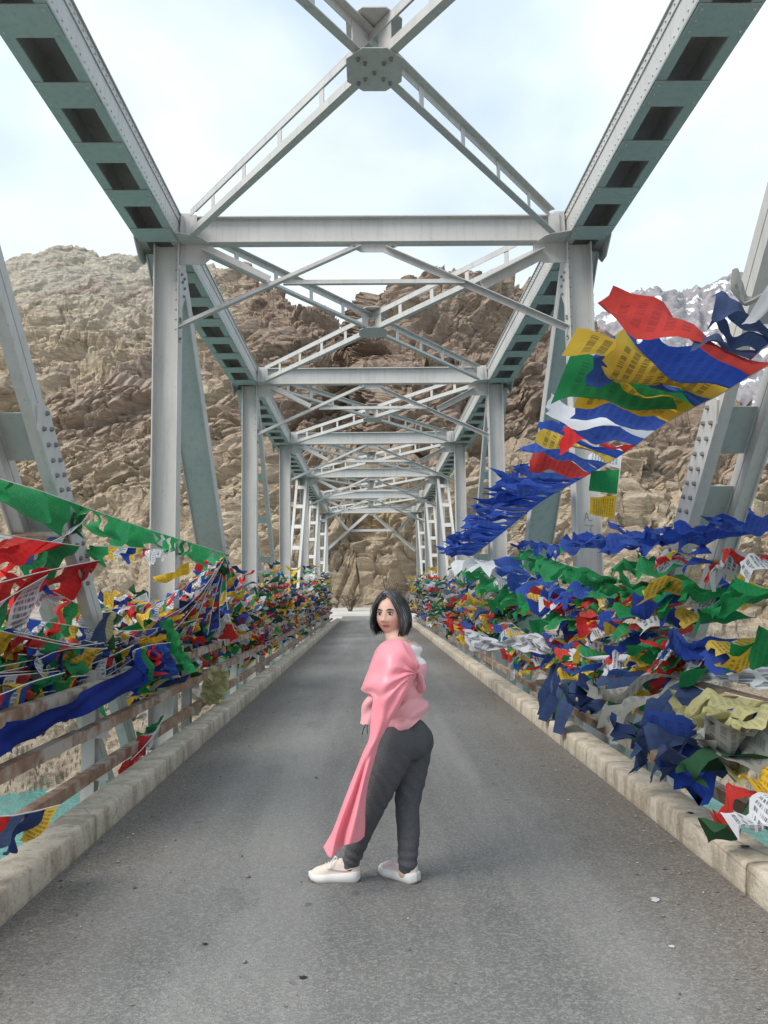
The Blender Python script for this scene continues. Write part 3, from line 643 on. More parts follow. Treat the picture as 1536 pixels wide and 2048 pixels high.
for n in range(6):
    cx = (XL+XR)/2; ymid = (PY[n]+PY[n+1])/2
    for s in (-1, 1):
        A = np.array([XL+.22 if s > 0 else XR-.22, PY[n]+.30, 0]); B = np.array([XR-.22 if s > 0 else XL+.22, PY[n+1]-.30, 0]); dv = nrm(B-A); ln = np.linalg.norm(B-A); sd = np.array([-dv[1], dv[0], 0])
        lb = MB(); dz = .011*(s > 0)
        for z0, zz in ((ZB+.015+dz, 1), (ZT-.02-dz, -1)):
            p0, p1 = A+np.array([0, 0, z0]), B+np.array([0, 0, z0])
            lb.box((p0+p1)/2, (ln, .085, .010), (dv, sd, np.array([0, 0, 1.]))); lb.box((p0+p1)/2+sd*.037+np.array([0, 0, zz*.042]), (ln, .009, .075), (dv, sd, np.array([0, 0, 1.])))
        lat = lb.build('lateral_brace', GP, BR)
        for k in (-4, -3, -2, -1, -.24, .24, 1, 2, 3, 4):
            c0 = (A+B)/2+dv*k*ln/9.6; b = MB(); wdt = .18 if abs(k) < 1 else .085; b.box(c0+sd*.028+np.array([0, 0, (ZB+ZT)/2]), (wdt, .008, ZT-ZB-.13), (dv, sd, np.array([0, 0, 1.]))); b.build('batten_plate', GP, lat)
    for zz in (ZB-.001, ZT+.002):
        b = MB(); b.prism([(cx-.24, ymid-.16, zz), (cx-.10, ymid-.30, zz), (cx+.10, ymid-.30, zz), (cx+.24, ymid-.16, zz), (cx+.24, ymid+.16, zz), (cx+.10, ymid+.30, zz), (cx-.10, ymid+.30, zz), (cx-.24, ymid+.16, zz)], (0, 0, 1), .010); gp = b.build('crossing_plate', GP, BR)
        if n == 0:
            for (dx, dy) in ((-.14, -.17), (-.08, -.11), (.14, -.17), (.08, -.11), (-.14, .17), (-.08, .11), (.14, .17), (.08, .11), (0, .02)): bolt(gp, (cx+dx, ymid+dy, zz-.006), (0, 0, -1))
# initials scratched into the paint of the right first post
y = PY[1]-.0085; b = MB(); x0 = XR+.13
def stroke(pts, z0):
    for (a, c), (d, e) in zip(pts[:-1], pts[1:]): b.bar((x0+a, y, z0+c), (x0+d, y, z0+e), .003, .007, (0, 0, 1.01))
stroke([(0, 0), (.03, .11), (.06, 0)], 2.42); stroke([(.015, .045), (.045, .045)], 2.42); stroke([(.10, .11), (.10, .02), (.085, 0), (.07, .015)], 2.42)
stroke([(0, .11), (.06, .11)], 2.26); stroke([(.03, .11), (.03, 0)], 2.26); stroke([(.115, .10), (.085, .11), (.075, .06), (.085, 0), (.115, .01)], 2.26)
sp_post = [o_ for o_ in BR.children if o_.name.startswith('vertical_post')][8]
b.build('scratched_letters', 'scratch', sp_post)
b = MB(); b.tube([(XR-.01, PY[1]-.135, 4.37), (XR+.16, PY[1]-.14, 4.34), (XR+.33, PY[1]-.135, 4.375)], .006); b.tube([(XR+.03, PY[1]-.14, 4.36), (XR+.06, PY[1]-.17, 4.24)], .004); b.build('wire_tie', 'twig', sp_post)

# ------------------------------------------------------------------ guard railings
def railing(name, xr, xp, o, label):
    root = empty(name, (xr, PY[0], 0), label, 'railing', 'railings along both bridge sides')
    for z in (.16, .50, .83):
        y = PY[0]-4
        while y < 47:
            ye = min(y+PL+random.uniform(-.2, .2), 47.2); b = MB(); j0, j1 = random.uniform(-.012, .012), random.uniform(-.012, .012)
            p0, p1 = np.array([xr+j0, y+.01, z+j0]), np.array([xr+j1, ye-.01, z+j1])
            b.bar(p0, p1, .012, .075); b.bar(p0+np.array([o*.035, 0, .043]), p1+np.array([o*.035, 0, .043]), .08, .010); b.build('rail', 'rusty rail', root); y = ye
    k = -1
    for y in np.arange(PY[0]+.35, 47.3, PL/2):
        b = MB(); b.b2((xp-.055, y-.06, -.5), (xp+.055, y-.052, .93)); b.b2((xp-.055, y+.052, -.5), (xp+.055, y+.06, .93)); b.b2((xp-.004, y-.0515, -.5), (xp+.004, y+.0515, .93))
        pst = b.build('post', GP, root)
        for z in (.10, .44, .77):
            b = MB(); b.b2((min(xr, xp)+.013, y-.065, z), (max(xr, xp)-.013 if abs(xr-xp) > .05 else max(xr, xp), y+.02, z+.012)); b.b2((min(xr, xp)+.014, y-.066, z-.06), (max(xr, xp)-.014, y-.061, z+.001)); b.build('bracket', GP, pst)
railing('guard_railing', -2.175, -2.36, -1, 'rusty three-rail guard railing on the side with the long blue cloth strip')
railing('guard_railing', 2.33, 2.50, 1, 'rusty three-rail guard railing on the side with navy cloth bundles')

# ------------------------------------------------------------------ prayer flags
FR = random.Random(21)
CYC = ['flag blue', 'flag white', 'flag red', 'flag green', 'flag yellow']
def flag_mesh(a, b, D, ln, nu=5, nv=9, amp=.05, taper=0., fray=0., rr=FR, droop=.0, curl=0., freq=None):
    """cloth fixed along a-b, streaming towards D; returns verts relative to the middle of a-b"""
    a = np.asarray(a, float); b = np.asarray(b, float); D = nrm(D); e = b-a; en = nrm(e); Nn = nrm(np.cross(en, D)+1e-6)
    u = np.linspace(0, 1, nu); v = np.linspace(0, 1, nv); V, Uu = np.meshgrid(v, u, indexing='ij')
    fq = freq or rr.uniform(.8, 1.7); ph = rr.uniform(0, 6.28); sk = rr.uniform(-1.3, 1.3); tw = rr.uniform(-.5, .5)
    wv = np.sin(V*fq*6.283+ph+Uu*sk*2)*amp*(V**.8) + np.sin(V*fq*15+ph*2+Uu*4)*amp*.28*V + np.sin(Uu*6.283*rr.uniform(.5, 1.3)+ph+V*2)*amp*.55*V**.6
    half = (Uu-.5)*(1-taper*V**.8)
    ce = np.cos(tw*V*2.2); se = np.sin(tw*V*2.2)
    L = ln*(V + (fray*np.array([rr.uniform(-1, .35) for _ in range(nu)])[None]*(V > .99)))
    wob = rr.uniform(-.12, .12)*np.sin(V*3.1)
    p = (a+b)/2 + e*(half*ce+wob)[..., None] + Nn*(half*se*np.linalg.norm(e)+wv)[..., None] + D*L[..., None]
    p[..., 2] -= droop*ln*V**2
    if curl: p = p + np.array([0, 0, 1.])*(curl*ln*V**3)[..., None]
    return p-(a+b)/2
def resample(pts, step):
    pts = np.asarray(pts, float); d = np.concatenate([[0], np.cumsum(np.linalg.norm(np.diff(pts, axis=0), axis=1))]); n = max(2, int(d[-1]/step)+1)
    q = np.linspace(0, d[-1], n); return np.stack([np.interp(q, d, pts[:, i]) for i in range(3)], -1)
def flag_string(pts, cols, D, ln=.34, wid=.24, gap=.03, label=None, group=None, name='prayer_flag_string', amp=.05, jit=.25, taper=(0, .5), fray=.0, droop=.15, hi=False, dz=(-.2, .2), cat='prayer flags', rr=FR, skip=.0, curl=0., ropew=.004):
    pts = catmull(pts, max(12, 6*len(pts)))
    rope = resample(pts, .10); root = empty(name, tuple(pts[0]), label, cat, group)
    MB().tube(resample(pts, .22), ropew, 4).build('rope', 'rope', root)
    step = wid+gap; N_ = max(1, int((len(rope)-1)*.10/step)); d = np.linspace(0, 1, len(rope))
    k0 = rr.randrange(5)
    for i in range(N_):
        if rr.random() < skip: continue
        f0 = i/N_; f1 = min(1, f0+wid/step/N_)
        a = np.array([np.interp(f0, d, rope[:, q]) for q in range(3)]); b = np.array([np.interp(f1, d, rope[:, q]) for q in range(3)])
        col = cols[i] if (isinstance(cols, list) and cols is not CYC and i < len(cols)) else (cols[-1] if cols is not CYC else CYC[(i+k0) % 5])
        if isinstance(col, tuple): col = rr.choice(col)
        Dv = nrm(np.asarray(D, float) + np.array([rr.uniform(-jit, jit)*.5, rr.uniform(-jit, jit), rr.uniform(*dz)]))
        near = a[1] < 9
        nu, nv = (9, 16) if hi else ((6, 11) if near else (4, 7))
        Vv = flag_mesh(a, b, Dv, ln*rr.uniform(.8, 1.15), nu, nv, amp*rr.uniform(.6, 1.4), rr.uniform(*taper), fray, rr, droop*rr.uniform(0, 1.4), curl)
        link('flag', grid_mesh(Vv, 'flag', uv=True), col, root, (a+b)/2)
    return root
G_R, G_L = 'prayer flag strings on the side with the snowy mountain', 'prayer flag strings on the side with the long blue cloth strip'
LAB_R = 'string of mixed coloured prayer flags streaming inward over the railing below the snowy mountain'
LAB_L = 'string of mixed coloured prayer flags tangled above the railing with the long blue cloth strip'
B_, W_, R_, G_, Y_, NV = 'flag blue', 'flag white', 'flag red', 'flag green', 'flag yellow', 'flag navy'
WIND = (-1, -.05, .10)
# right side, the strings one can single out
flag_string([P(1548, 724, 3.93), P(1490, 758, 4.4), P(1438, 790, 4.9), P(1338, 842, 6.1), P(1258, 900, 7.5), P(1168, 955, 9.5)],
            [R_, B_, Y_, B_, Y_, Y_, B_, 'plain white', B_, R_, B_, Y_, B_, B_, R_, B_], (-1, -.06, .40), .78, .38, -.02,
            'large prayer flag string flying across the first post with big yellow, red and blue flags', None, amp=.07, hi=True, jit=.14, taper=(-.05, .22), dz=(-.10, .12), droop=.06, fray=.05)
flag_string([P(1700, 600, 3.1), P(1560, 672, 3.6), P(1500, 720, 4.1)], ['plain white', 'flag grey', NV, NV], (-1, -.1, .42), .33, .24, -.04, 'white and navy flags flying beside the near end of the large yellow and red string', None, amp=.06, hi=True, taper=(0, .3))
flag_string([P(1470, 768, 4.75), P(1410, 800, 5.3), P(1345, 838, 6.1)], [Y_, G_, Y_, Y_], (-1, .1, .42), .92, .40, -.02, 'yellow and green flags showing behind the large yellow and red string', None, amp=.06, hi=True, taper=(.0, .3), dz=(-.05, .1))
flag_string([P(1168, 955, 9.5), P(1078, 1007, 12.5), P(1000, 1070, 16), P(945, 1112, 21)], [B_], (-1, -.05, .12), .85, .24, -.06,
            'string of ragged all-blue prayer flags running down towards the far posts', None, amp=.06, taper=(.2, .7), fray=.3, droop=.05, dz=(-.1, .2))
flag_string([P(1245, 890, 8.6), P(1238, 960, 8.6), P(1228, 1040, 8.7)], [W_, G_, Y_, B_, R_], (-1, .1, 0), .30, .22, .01, 'short hanging string of five flags ending in red beside the first post', None, amp=.03, droop=.1)
flag_string([P(1600, 1045, 4.8), P(1536, 1062, 5.2), P(1420, 1078, 6.1), P(1310, 1082, 7.3), P(1190, 1085, 9.3)], [B_], WIND, .40, .20, -.06, 'string of frayed all-blue flags crossing low over the splice plate', None, amp=.04, taper=(.1, .5), fray=.35, droop=.1)
flag_string([P(1600, 1118, 4.7), P(1536, 1120, 5.2), P(1450, 1122, 5.8), P(1375, 1130, 6.5), P(1290, 1128, 7.4)], [W_, R_, W_, R_, B_, Y_, R_, W_, 'flag green'], WIND, .34, .22, .0, 'string of white, red and yellow flags just below the frayed blue one', None, amp=.05, fray=.15)
flag_string([P(1620, 1180, 4.6), P(1536, 1195, 5.2), P(1400, 1190, 6.3), P(1280, 1172, 7.6), P(1190, 1150, 9.2)], [G_], WIND, .45, .24, -.04, 'string of all-green flags streaming low past the first post', None, amp=.05, taper=(.1, .6), fray=.2, droop=.12)
flag_string([P(1180, 1085, 9.3), P(1120, 1092, 10.9), P(1050, 1080, 13.4)], [B_, G_, B_], (-1, .2, -.2), .22, .3, -.05, 'rolled blue and green flag string between first post and second diagonal', None, amp=.06, taper=(.5, .9))
flag_string([P(1175, 1140, 9.4), P(1120, 1125, 10.8), P(1060, 1098, 13.2)], [G_], (-.9, .3, -.4), .30, .34, -.04, 'drooping green flag string below the rolled blue one', None, amp=.05, taper=(.3, .8), droop=.2)
flag_string([P(1190, 1235, 9.0), P(1080, 1195, 11.6), P(1000, 1160, 15.5), P(945, 1120, 20)], [G_, G_, G_, B_, G_], (-.95, .1, -.15), .48, .40, -.05, 'long green flag string sloping towards the far posts', None, amp=.06, taper=(.3, .8))
flag_string([P(1175, 1215, 9.3), P(1110, 1180, 10.9), P(1050, 1140, 12.8), P(1040, 1110, 13)], [R_, W_, B_, R_, Y_, B_], (-1, .05, .05), .45, .26, .02, 'string of red, white and blue flags sloping up to the second diagonal', None, amp=.05)
flag_string([P(1030, 1100, 14.5), P(1000, 1125, 15), P(960, 1120, 17)], ['plain white'], (-1, .1, -.25), .55, .5, .0, 'two plain white flags hanging below the all-blue string', None, amp=.05, taper=(0, .3))
# white scarves and navy bundles over the right railing
def scarf(pts, wid, mat, label, cat='cloth strip', name='cloth_strip', rows=60, cols=7, fold=.05, seed=1, dirw=(0, .15, -1), fr=0.):
    rr = random.Random(seed); c = catmull(np.array(pts), rows); g = np.zeros((rows, cols, 3)); ph = rr.random()*6; dv = nrm(dirw)
    ws = wid if hasattr(wid, '__len__') else [wid, wid]; wd = np.interp(np.linspace(0, 1, rows), np.linspace(0, 1, len(ws)), ws)
    for i in range(rows):
        t = nrm(c[min(i+1, rows-1)]-c[max(i-1, 0)]); s = nrm(dv-t*np.dot(dv, t)); n = np.cross(t, s); ang = .5*math.sin(i*.21+ph)+.35*math.sin(i*.53+2*ph)
        s2 = s*math.cos(ang)+n*math.sin(ang); n2 = np.cross(t, s2)
        for j in range(cols):
            q = j/(cols-1)-.5
            g[i, j] = c[i]+s2*q*wd[i]*(1+fr*rr.uniform(-.3, .3)*(abs(q) > .45))+n2*fold*math.sin(q*9+i*.33+ph)*min(1, wd[i]/.2)
    o = link(name, grid_mesh(g-g[0, 0], name, uv=True), mat, None, g[0, 0]); tag(o, label, cat); return o
scarf([P(1600, 1350, 4.6), P(1520, 1358, 5.1), P(1440, 1352, 5.6), P(1370, 1345, 6.1), P(1280, 1322, 6.8), P(1190, 1325, 7.6), P(1140, 1300, 8.3)], [.10, .15, .07, .13, .08, .15, .06], 'flag white', 'long thin white scarf blown along above the navy bundles', seed=4)
scarf([P(1100, 1300, 9), P(1060, 1285, 10), P(1000, 1290, 11.3), P(950, 1282, 12.5), P(930, 1265, 13.5)], [.1, .25, .1, .3, .1], 'flag white', 'printed white scarf tied lower along the railing towards the far posts', seed=6)
flag_string([P(1640, 1440, 4.5), P(1536, 1430, 5.0), P(1440, 1395, 5.5), P(1350, 1355, 6.1), P(1280, 1340, 6.7)], [(NV, NV, 'flag navy', 'flag grey', 'flag blue')], (-1, .05, -.25), .62, .26, -.10, 'thick bundle of navy cloths blowing over the railing', None, amp=.10, hi=True, taper=(.1, .7), fray=.2, dz=(-.35, .25), cat='cloth bundle', name='cloth_bundle')
flag_string([P(1640, 1500, 4.5), P(1536, 1490, 4.9), P(1440, 1440, 5.4), P(1370, 1405, 6.0)], [(NV, NV, 'flag navy', 'flag dark green')], (-1, .0, -.25), .60, .30, -.10, 'lower bundle of navy cloths hanging from the middle rail', None, amp=.10, hi=True, taper=(.1, .7), fray=.2, dz=(-.35, .2), cat='cloth bundle', name='cloth_bundle')
flag_string([P(1600, 1400, 4.5), P(1536, 1405, 4.9), P(1450, 1385, 5.4)], [('flag khaki', 'flag yellow', 'flag khaki')], (-1, .1, -.15), .40, .22, -.04, 'faded khaki yellow flags among the navy bundles', None, amp=.07, hi=True, taper=(.1, .5), fray=.2)
flag_string([P(1620, 1530, 4.4), P(1536, 1525, 4.8), P(1480, 1500, 5.1)], [('flag khaki', 'flag yellow')], (-1, .1, -.2), .30, .2, -.02, 'faded khaki flags under the lowest navy bundle', None, amp=.07, hi=True, taper=(.1, .5))
flag_string([P(1600, 1590, 4.25), P(1536, 1585, 4.5), P(1500, 1580, 4.65)], [W_, 'flag dark green', R_, 'flag dark green'], (-1, -.1, -.25), .34, .18, -.06, 'bunch of white, dark green and red cloth hanging over the right kerb', None, amp=.09, hi=True, taper=(0, .6), dz=(-.6, .2), droop=.3, cat='cloth bundle', name='cloth_bundle')
flag_string([P(1165, 1335, 8.2), P(1135, 1330, 8.8), P(1105, 1320, 9.6)], [NV, 'flag dark green', NV], (-.25, .1, -1), .62, .26, -.04, 'dark navy cloths hanging straight down from the top rail', None, amp=.05, hi=True, taper=(.2, .5), dz=(-.1, .1), cat='cloth bundle', name='cloth_bundle')
flag_string([P(1215, 1320, 7.4), P(1190, 1345, 7.6), P(1180, 1340, 7.8)], [B_, Y_, G_], (-1, .1, -.05), .34, .2, 0, 'bright blue and yellow flags at the near end of the white scarf', None, amp=.06, hi=True)
flag_string([P(1185, 1345, 7.8), P(1200, 1400, 7.7), P(1235, 1430, 7.6)], [R_, W_, R_], (.1, .1, -1), .18, .16, 0, 'small red and white ribbon hanging inside the right railing', None, amp=.03, taper=(.3, .8))
# right side, the many mixed strings
BAY = ['before first post', 'between first and second posts', 'between second and third posts', 'between third and fourth posts', 'beyond fourth post']
def lab(y, z, cols, side):
    c = 'mixed colour' if cols is CYC else {B_: 'all-blue', G_: 'all-green', R_: 'all-red', W_: 'all-white'}.get(cols[0] if not isinstance(cols[0], tuple) else cols[0][0], 'plain')
    return '%s flag string %s %s, %s' % (c, 'touching rail' if z < 1.0 else ('just above rail' if z < 1.3 else 'high above rail'), BAY[int(min(4, max(0, (y-PY[0])//PL)))], side)
for k in range(40):
    y0 = 5.2+ 26*FR.random()**1.35; ln_ = FR.uniform(2.5, 6.5); z0 = FR.uniform(.75, 1.35) if FR.random() < .72 else FR.uniform(1.3, 1.85); z1 = z0+FR.uniform(-.35, .25)
    x0, x1 = FR.uniform(2.25, 2.8), FR.uniform(2.25, 2.8); z1 = max(.7, z1)
    if y0 < 8 and z0 < 1.0: z0 += .25
    md = ((x0+x1)/2-FR.uniform(0, .2), y0+ln_/2, (z0+z1)/2-FR.uniform(.05, .3))
    cc = CYC if FR.random() < .75 else [FR.choice([B_, G_, R_, W_])]
    flag_string([(x0, y0, z0), md, (x1, y0+ln_, z1)], cc, (-1, FR.uniform(-.2, .3), FR.uniform(-.3, .12)), FR.uniform(.24, .36), FR.uniform(.19, .25), FR.uniform(-.03, .05), lab(md[1], z0, cc, 'snowy mountain side'), G_R, amp=.045, jit=.3, taper=(0, .7), dz=(-.3, .25), skip=.08, fray=.1)
for k in range(9):
    y0 = FR.uniform(4.6, 7.5); ln_ = FR.uniform(3, 5); z0 = FR.uniform(1.0, 1.6); z1 = z0+FR.uniform(-.2, .2); md = (2.5-FR.uniform(0, .2), y0+ln_/2, (z0+z1)/2-FR.uniform(.05, .2))
    flag_string([(2.6, y0, z0), md, (2.5, y0+ln_, z1)], CYC, (-1, FR.uniform(-.1, .2), FR.uniform(-.15, .12)), FR.uniform(.34, .46), FR.uniform(.2, .26), .02, lab(md[1], z0, CYC, 'snowy mountain side'), G_R, amp=.05, jit=.2, taper=(0, .6), dz=(-.2, .2), skip=.25, fray=.15)
# left side, the strings one can single out
LW = (-.9, .12, -.25)
flag_string([P(-60, 940, 4.9), P(0, 958, 5.3), P(90, 985, 6.0), P(180, 1018, 7.0)], [G_], (-.55, .5, -.75), .24, .52, -.06, 'bright green flag string tied to the near diagonal above the others', None, amp=.05, hi=True, taper=(.3, .8), droop=.1)
flag_string([P(180, 1018, 7.0), P(320, 1066, 9.3), P(455, 1108, 13.4)], [G_], (-.35, .5, -.85), .22, .42, -.03, 'thin green flag string running on to the second diagonal', None, amp=.04, taper=(.3, .8), droop=.1)
flag_string([P(178, 1025, 7.0), P(150, 1060, 6.6), P(100, 1085, 6.3)], [G_, W_, NV], (-.9, .2, -.5), .42, .24, -.03, 'green, white and navy flags hanging from the near diagonal knot', None, amp=.05, hi=True)
flag_string([P(-60, 1060, 4.9), P(0, 1068, 5.3), P(75, 1080, 5.9), P(160, 1092, 6.7)], [B_, W_, R_, R_, R_, G_], (-.9, .15, -.35), .42, .30, -.04, 'string with large white and red flags beside the near diagonal', None, amp=.05, hi=True, taper=(0, .4))
flag_string([P(188, 1092, 7.0), P(260, 1095, 8.0), P(345, 1100, 10.0)], [G_, Y_, W_, B_, Y_, R_, W_], (-.5, .6, -.35), .2, .32, -.04, 'string of yellow, white and blue flags tied round the first post', None, amp=.03, taper=(.4, .8))
flag_string([P(-60, 1180, 4.9), P(0, 1165, 5.3), P(100, 1140, 6.1), P(200, 1120, 7.3)], [Y_, R_, R_, R_, R_, R_], (-.8, .2, -.55), .36, .30, -.03, 'string of large plain red flags sagging under the near diagonal', None, amp=.07, hi=True, taper=(.1, .5))
flag_string([P(-60, 1240, 4.8), P(0, 1205, 5.3), P(60, 1170, 5.8), P(95, 1150, 6.1)], [B_, 'flag white', G_, W_, G_], (-.5, .2, -.9), .44, .28, .0, 'string with one large green flag hanging down at the near end', None, amp=.05, hi=True, taper=(-.1, .3))
flag_string([P(-60, 1250, 4.8), P(0, 1262, 5.2), P(70, 1278, 5.8), P(160, 1295, 6.6), P(215, 1297, 7.2)], [B_, Y_, Y_, R_, R_, G_, R_, Y_], (-.85, .1, -.6), .34, .26, -.02, 'string with mustard yellow and bright red flags over the near railing', None, amp=.06, hi=True, taper=(0, .5))
flag_string([P(170, 1296, 6.7), P(120, 1300, 6.3), P(75, 1320, 5.9)], [B_, NV, B_, B_], (-.75, .1, -.7), .40, .22, -.05, 'dark blue flags bunched under the mustard yellow string', None, amp=.08, hi=True, taper=(.1, .4))
flag_string([P(-50, 1400, 4.7), P(0, 1390, 5.0), P(60, 1365, 5.5), P(130, 1345, 6.1)], [Y_, R_, B_, Y_, B_, G_], (-.8, .1, -.55), .34, .22, -.02, 'string of yellow, red and blue flags lying just above the top rail', None, amp=.06, hi=True)
flag_string([P(205, 1225, 7.3), P(222, 1222, 7.5), P(245, 1232, 7.8)], [NV, 'flag khaki', 'flag dark green'], (-.35, .1, -1), .38, .22, -.06, 'navy and khaki cloths knotted at the foot of the near diagonal', None, amp=.06, hi=True, dz=(-.1, .1), cat='cloth bundle', name='cloth_bundle')
scarf([P(-60, 1500, 4.6), P(0, 1482, 5.0), P(100, 1440, 5.7), P(200, 1390, 6.7), P(300, 1340, 8.2), P(330, 1322, 8.8)], [.2, .19, .16, .17, .2, .12], 'plain blue', 'long dark blue cloth strip tied along the railing between the rails', seed=9, fold=.02)
flag_string([P(270, 1300, 7.9), P(300, 1290, 8.3), P(345, 1285, 9.0)], [B_, W_, G_, B_, R_, B_], (-.2, -.1, -1), .34, .16, -.06, 'knotted ball of blue, green and white flags wrapped round the top rail', None, amp=.09, hi=True, dz=(-.3, .6), jit=.8, cat='cloth bundle', name='cloth_bundle')
scarf([P(330, 1240, 9.0), P(345, 1270, 9.0), P(352, 1300, 8.9), P(372, 1325, 8.9), P(385, 1345, 8.8)], [.14, .13, .13, .12, .08], 'flag green', 'single bright green ribbon looped down over the flag ball', seed=12, fold=.02, dirw=(1, .2, 0))
scarf([P(440, 1340, 10.8), P(430, 1375, 10.9), P(418, 1405, 11)], [.25, .34, .22], 'flag khaki', 'pale khaki cloth hanging behind the railing towards the river', seed=13, fold=.05, dirw=(1, .2, 0))
flag_string([P(-40, 1635, 4.0), P(20, 1632, 4.2), P(60, 1625, 4.4), P(120, 1610, 4.7)], [R_, NV, NV, Y_], (-.6, .1, -.8), .24, .18, -.03, 'red and navy cloths tied to the bottom rail at the near end', None, amp=.04, hi=True, cat='cloth bundle', name='cloth_bundle')
flag_string([P(330, 1430, 8.7), P(300, 1480, 7.9), P(262, 1520, 7.4)], [G_, W_, R_], (-.7, .1, -.7), .24, .3, .02, 'small string of red, white and green flags below the middle rail', None, amp=.04)
# fan of strings gathered at the foot of the second diagonal
kn = P(452, 1112, 13.4)
for k, (px, py, Y) in enumerate([(330, 1235, 9.2), (350, 1260, 9.6), (385, 1262, 10.3), (415, 1270, 11.2), (440, 1265, 11.8), (470, 1262, 13), (505, 1240, 15), (300, 1220, 8.7), (360, 1225, 9.9), (525, 1215, 16.5)]):
    e = P(px, py, Y); md = (kn+e)/2-np.array([.05, 0, FR.uniform(.02, .22)])
    flag_string([kn, md, e], CYC if k % 4 else [(B_, NV, R_, W_)], (-.75, FR.uniform(-.2, .4), -.6), .24, .17, .0, 'flag string of the fan knotted to the second diagonal above the railing', 'fan of flag strings knotted to the second diagonal', amp=.05, jit=.4, taper=(.1, .8))
# left side, the many mixed strings
for k in range(74):
    y0 = 4.8+31*FR.random()**1.25; ln_ = FR.uniform(2.2, 5.5); q = FR.random(); z0 = FR.uniform(.80, 1.25) if q < .66 else FR.uniform(1.2, 1.75); z1 = max(.72, z0+FR.uniform(-.35, .25))
    x0, x1 = FR.uniform(-2.75, -2.2), FR.uniform(-2.75, -2.2)
    md = ((x0+x1)/2-FR.uniform(0, .15), y0+ln_/2, (z0+z1)/2-FR.uniform(.03, .25))
    cc = CYC if FR.random() < .8 else [FR.choice([(B_, NV), (G_, 'flag dark green'), (W_, 'flag grey'), (R_, R_)])]
    flag_string([(x0, y0, z0), md, (x1, y0+ln_, z1)], cc, (FR.uniform(-.9, -.3), FR.uniform(-.5, .5), FR.uniform(-.9, -.1)), FR.uniform(.20, .32), FR.uniform(.17, .24), FR.uniform(-.04, .03), lab(md[1], z0, cc, 'blue strip side'), G_L, amp=.06, jit=.5, taper=(.1, .8), dz=(-.4, .4), skip=.05, fray=.1)
for k in range(13):
    y0 = FR.uniform(4.2, 7.0); ln_ = FR.uniform(1.8, 3.6); z0 = FR.uniform(.86, 1.2); z1 = z0+FR.uniform(-.1, .12); md = (-2.4, y0+ln_/2, (z0+z1)/2-FR.uniform(.02, .12)); cc = CYC if k % 3 else [(B_, NV)]
    flag_string([(-2.35, y0, z0), md, (-2.4, y0+ln_, z1)], cc, (-.8, FR.uniform(-.2, .4), FR.uniform(-.9, -.3)), FR.uniform(.24, .36), FR.uniform(.18, .25), -.02, lab(md[1], z0, cc, 'blue strip side'), G_L, amp=.07, jit=.4, taper=(.1, .7), dz=(-.3, .3), fray=.1)
# wrapped along the rails
for k in range(16):
    y0 = 6+33*FR.random(); z0 = FR.choice([.86, .86, .88, .80, .55]); ln_ = FR.uniform(2, 4)
    flag_string([(-2.2, y0, z0), (-2.17, y0+ln_/2, z0+.02), (-2.2, y0+ln_, z0)], CYC, (-.4, .3, -.6), .2, .15, -.05, 'short flag string wrapped tightly along the rail on the blue strip side', 'flag strings wrapped along the rail', amp=.06, jit=1.2, taper=(.3, .9), dz=(-.8, .9))
# far tangles too dense to count
for side, xa, xb, n_, nm in ((-1, -2.8, -2.12, 3300, 'left'), (1, 2.25, 2.9, 1500, 'right')):
    per = {}
    for k in range(n_):
        y = (8.6 if side < 0 else 14)+(38 if side < 0 else 33)*FR.random()**.85; x = FR.uniform(xa, xb); z = .74+min(1.9, abs(FR.gauss(0, .34+.012*(y-8))))
        if side < 0 and FR.random() < .10: z = FR.uniform(.3, .75)
        a = np.array([x, y, z]); dv = nrm((FR.uniform(-.3, .3), FR.uniform(-1, 1), FR.uniform(-.5, .5))); b = a+dv*FR.uniform(.07, .22)
        Vv = flag_mesh(a, b, (-1, FR.uniform(-1.2, .9), FR.uniform(-.9, .4)), FR.uniform(.22, .55), 3, 5, .09, FR.uniform(.2, .9))+(a+b)/2
        per.setdefault(FR.choice(CYC+[NV, NV, 'flag grey', 'flag khaki', 'flag dark green', 'flag dark green', W_, Y_]), []).append(Vv)
    mats = list(per); vs = []; fs = []; mi = []
    for q, mt_ in enumerate(mats):
        for Vv in per[mt_]:
            k0 = len(vs); vs.extend(map(tuple, Vv.reshape(-1, 3)))
            for i in range(4):
                for j in range(2): fs.append((k0+i*3+j, k0+(i+1)*3+j, k0+(i+1)*3+j+1, k0+i*3+j+1)); mi.append(q)
    me = bpy.data.meshes.new('prayer_flag_tangle'); me.from_pydata(vs, [], fs)
    for mt_ in mats: me.materials.append(MATS[mt_])
    me.polygons.foreach_set('material_index', mi); me.polygons.foreach_set('use_smooth', [True]*len(fs)); me.update(); me.uv_layers.new(name='UVMap')
    o = link('prayer_flag_tangle', me, None); tag(o, 'dense far tangle of small prayer flags along the %s' % ('railing below the rocky hill' if side < 0 else 'railing below the snowy mountain'), 'flag tangle', kind='stuff')

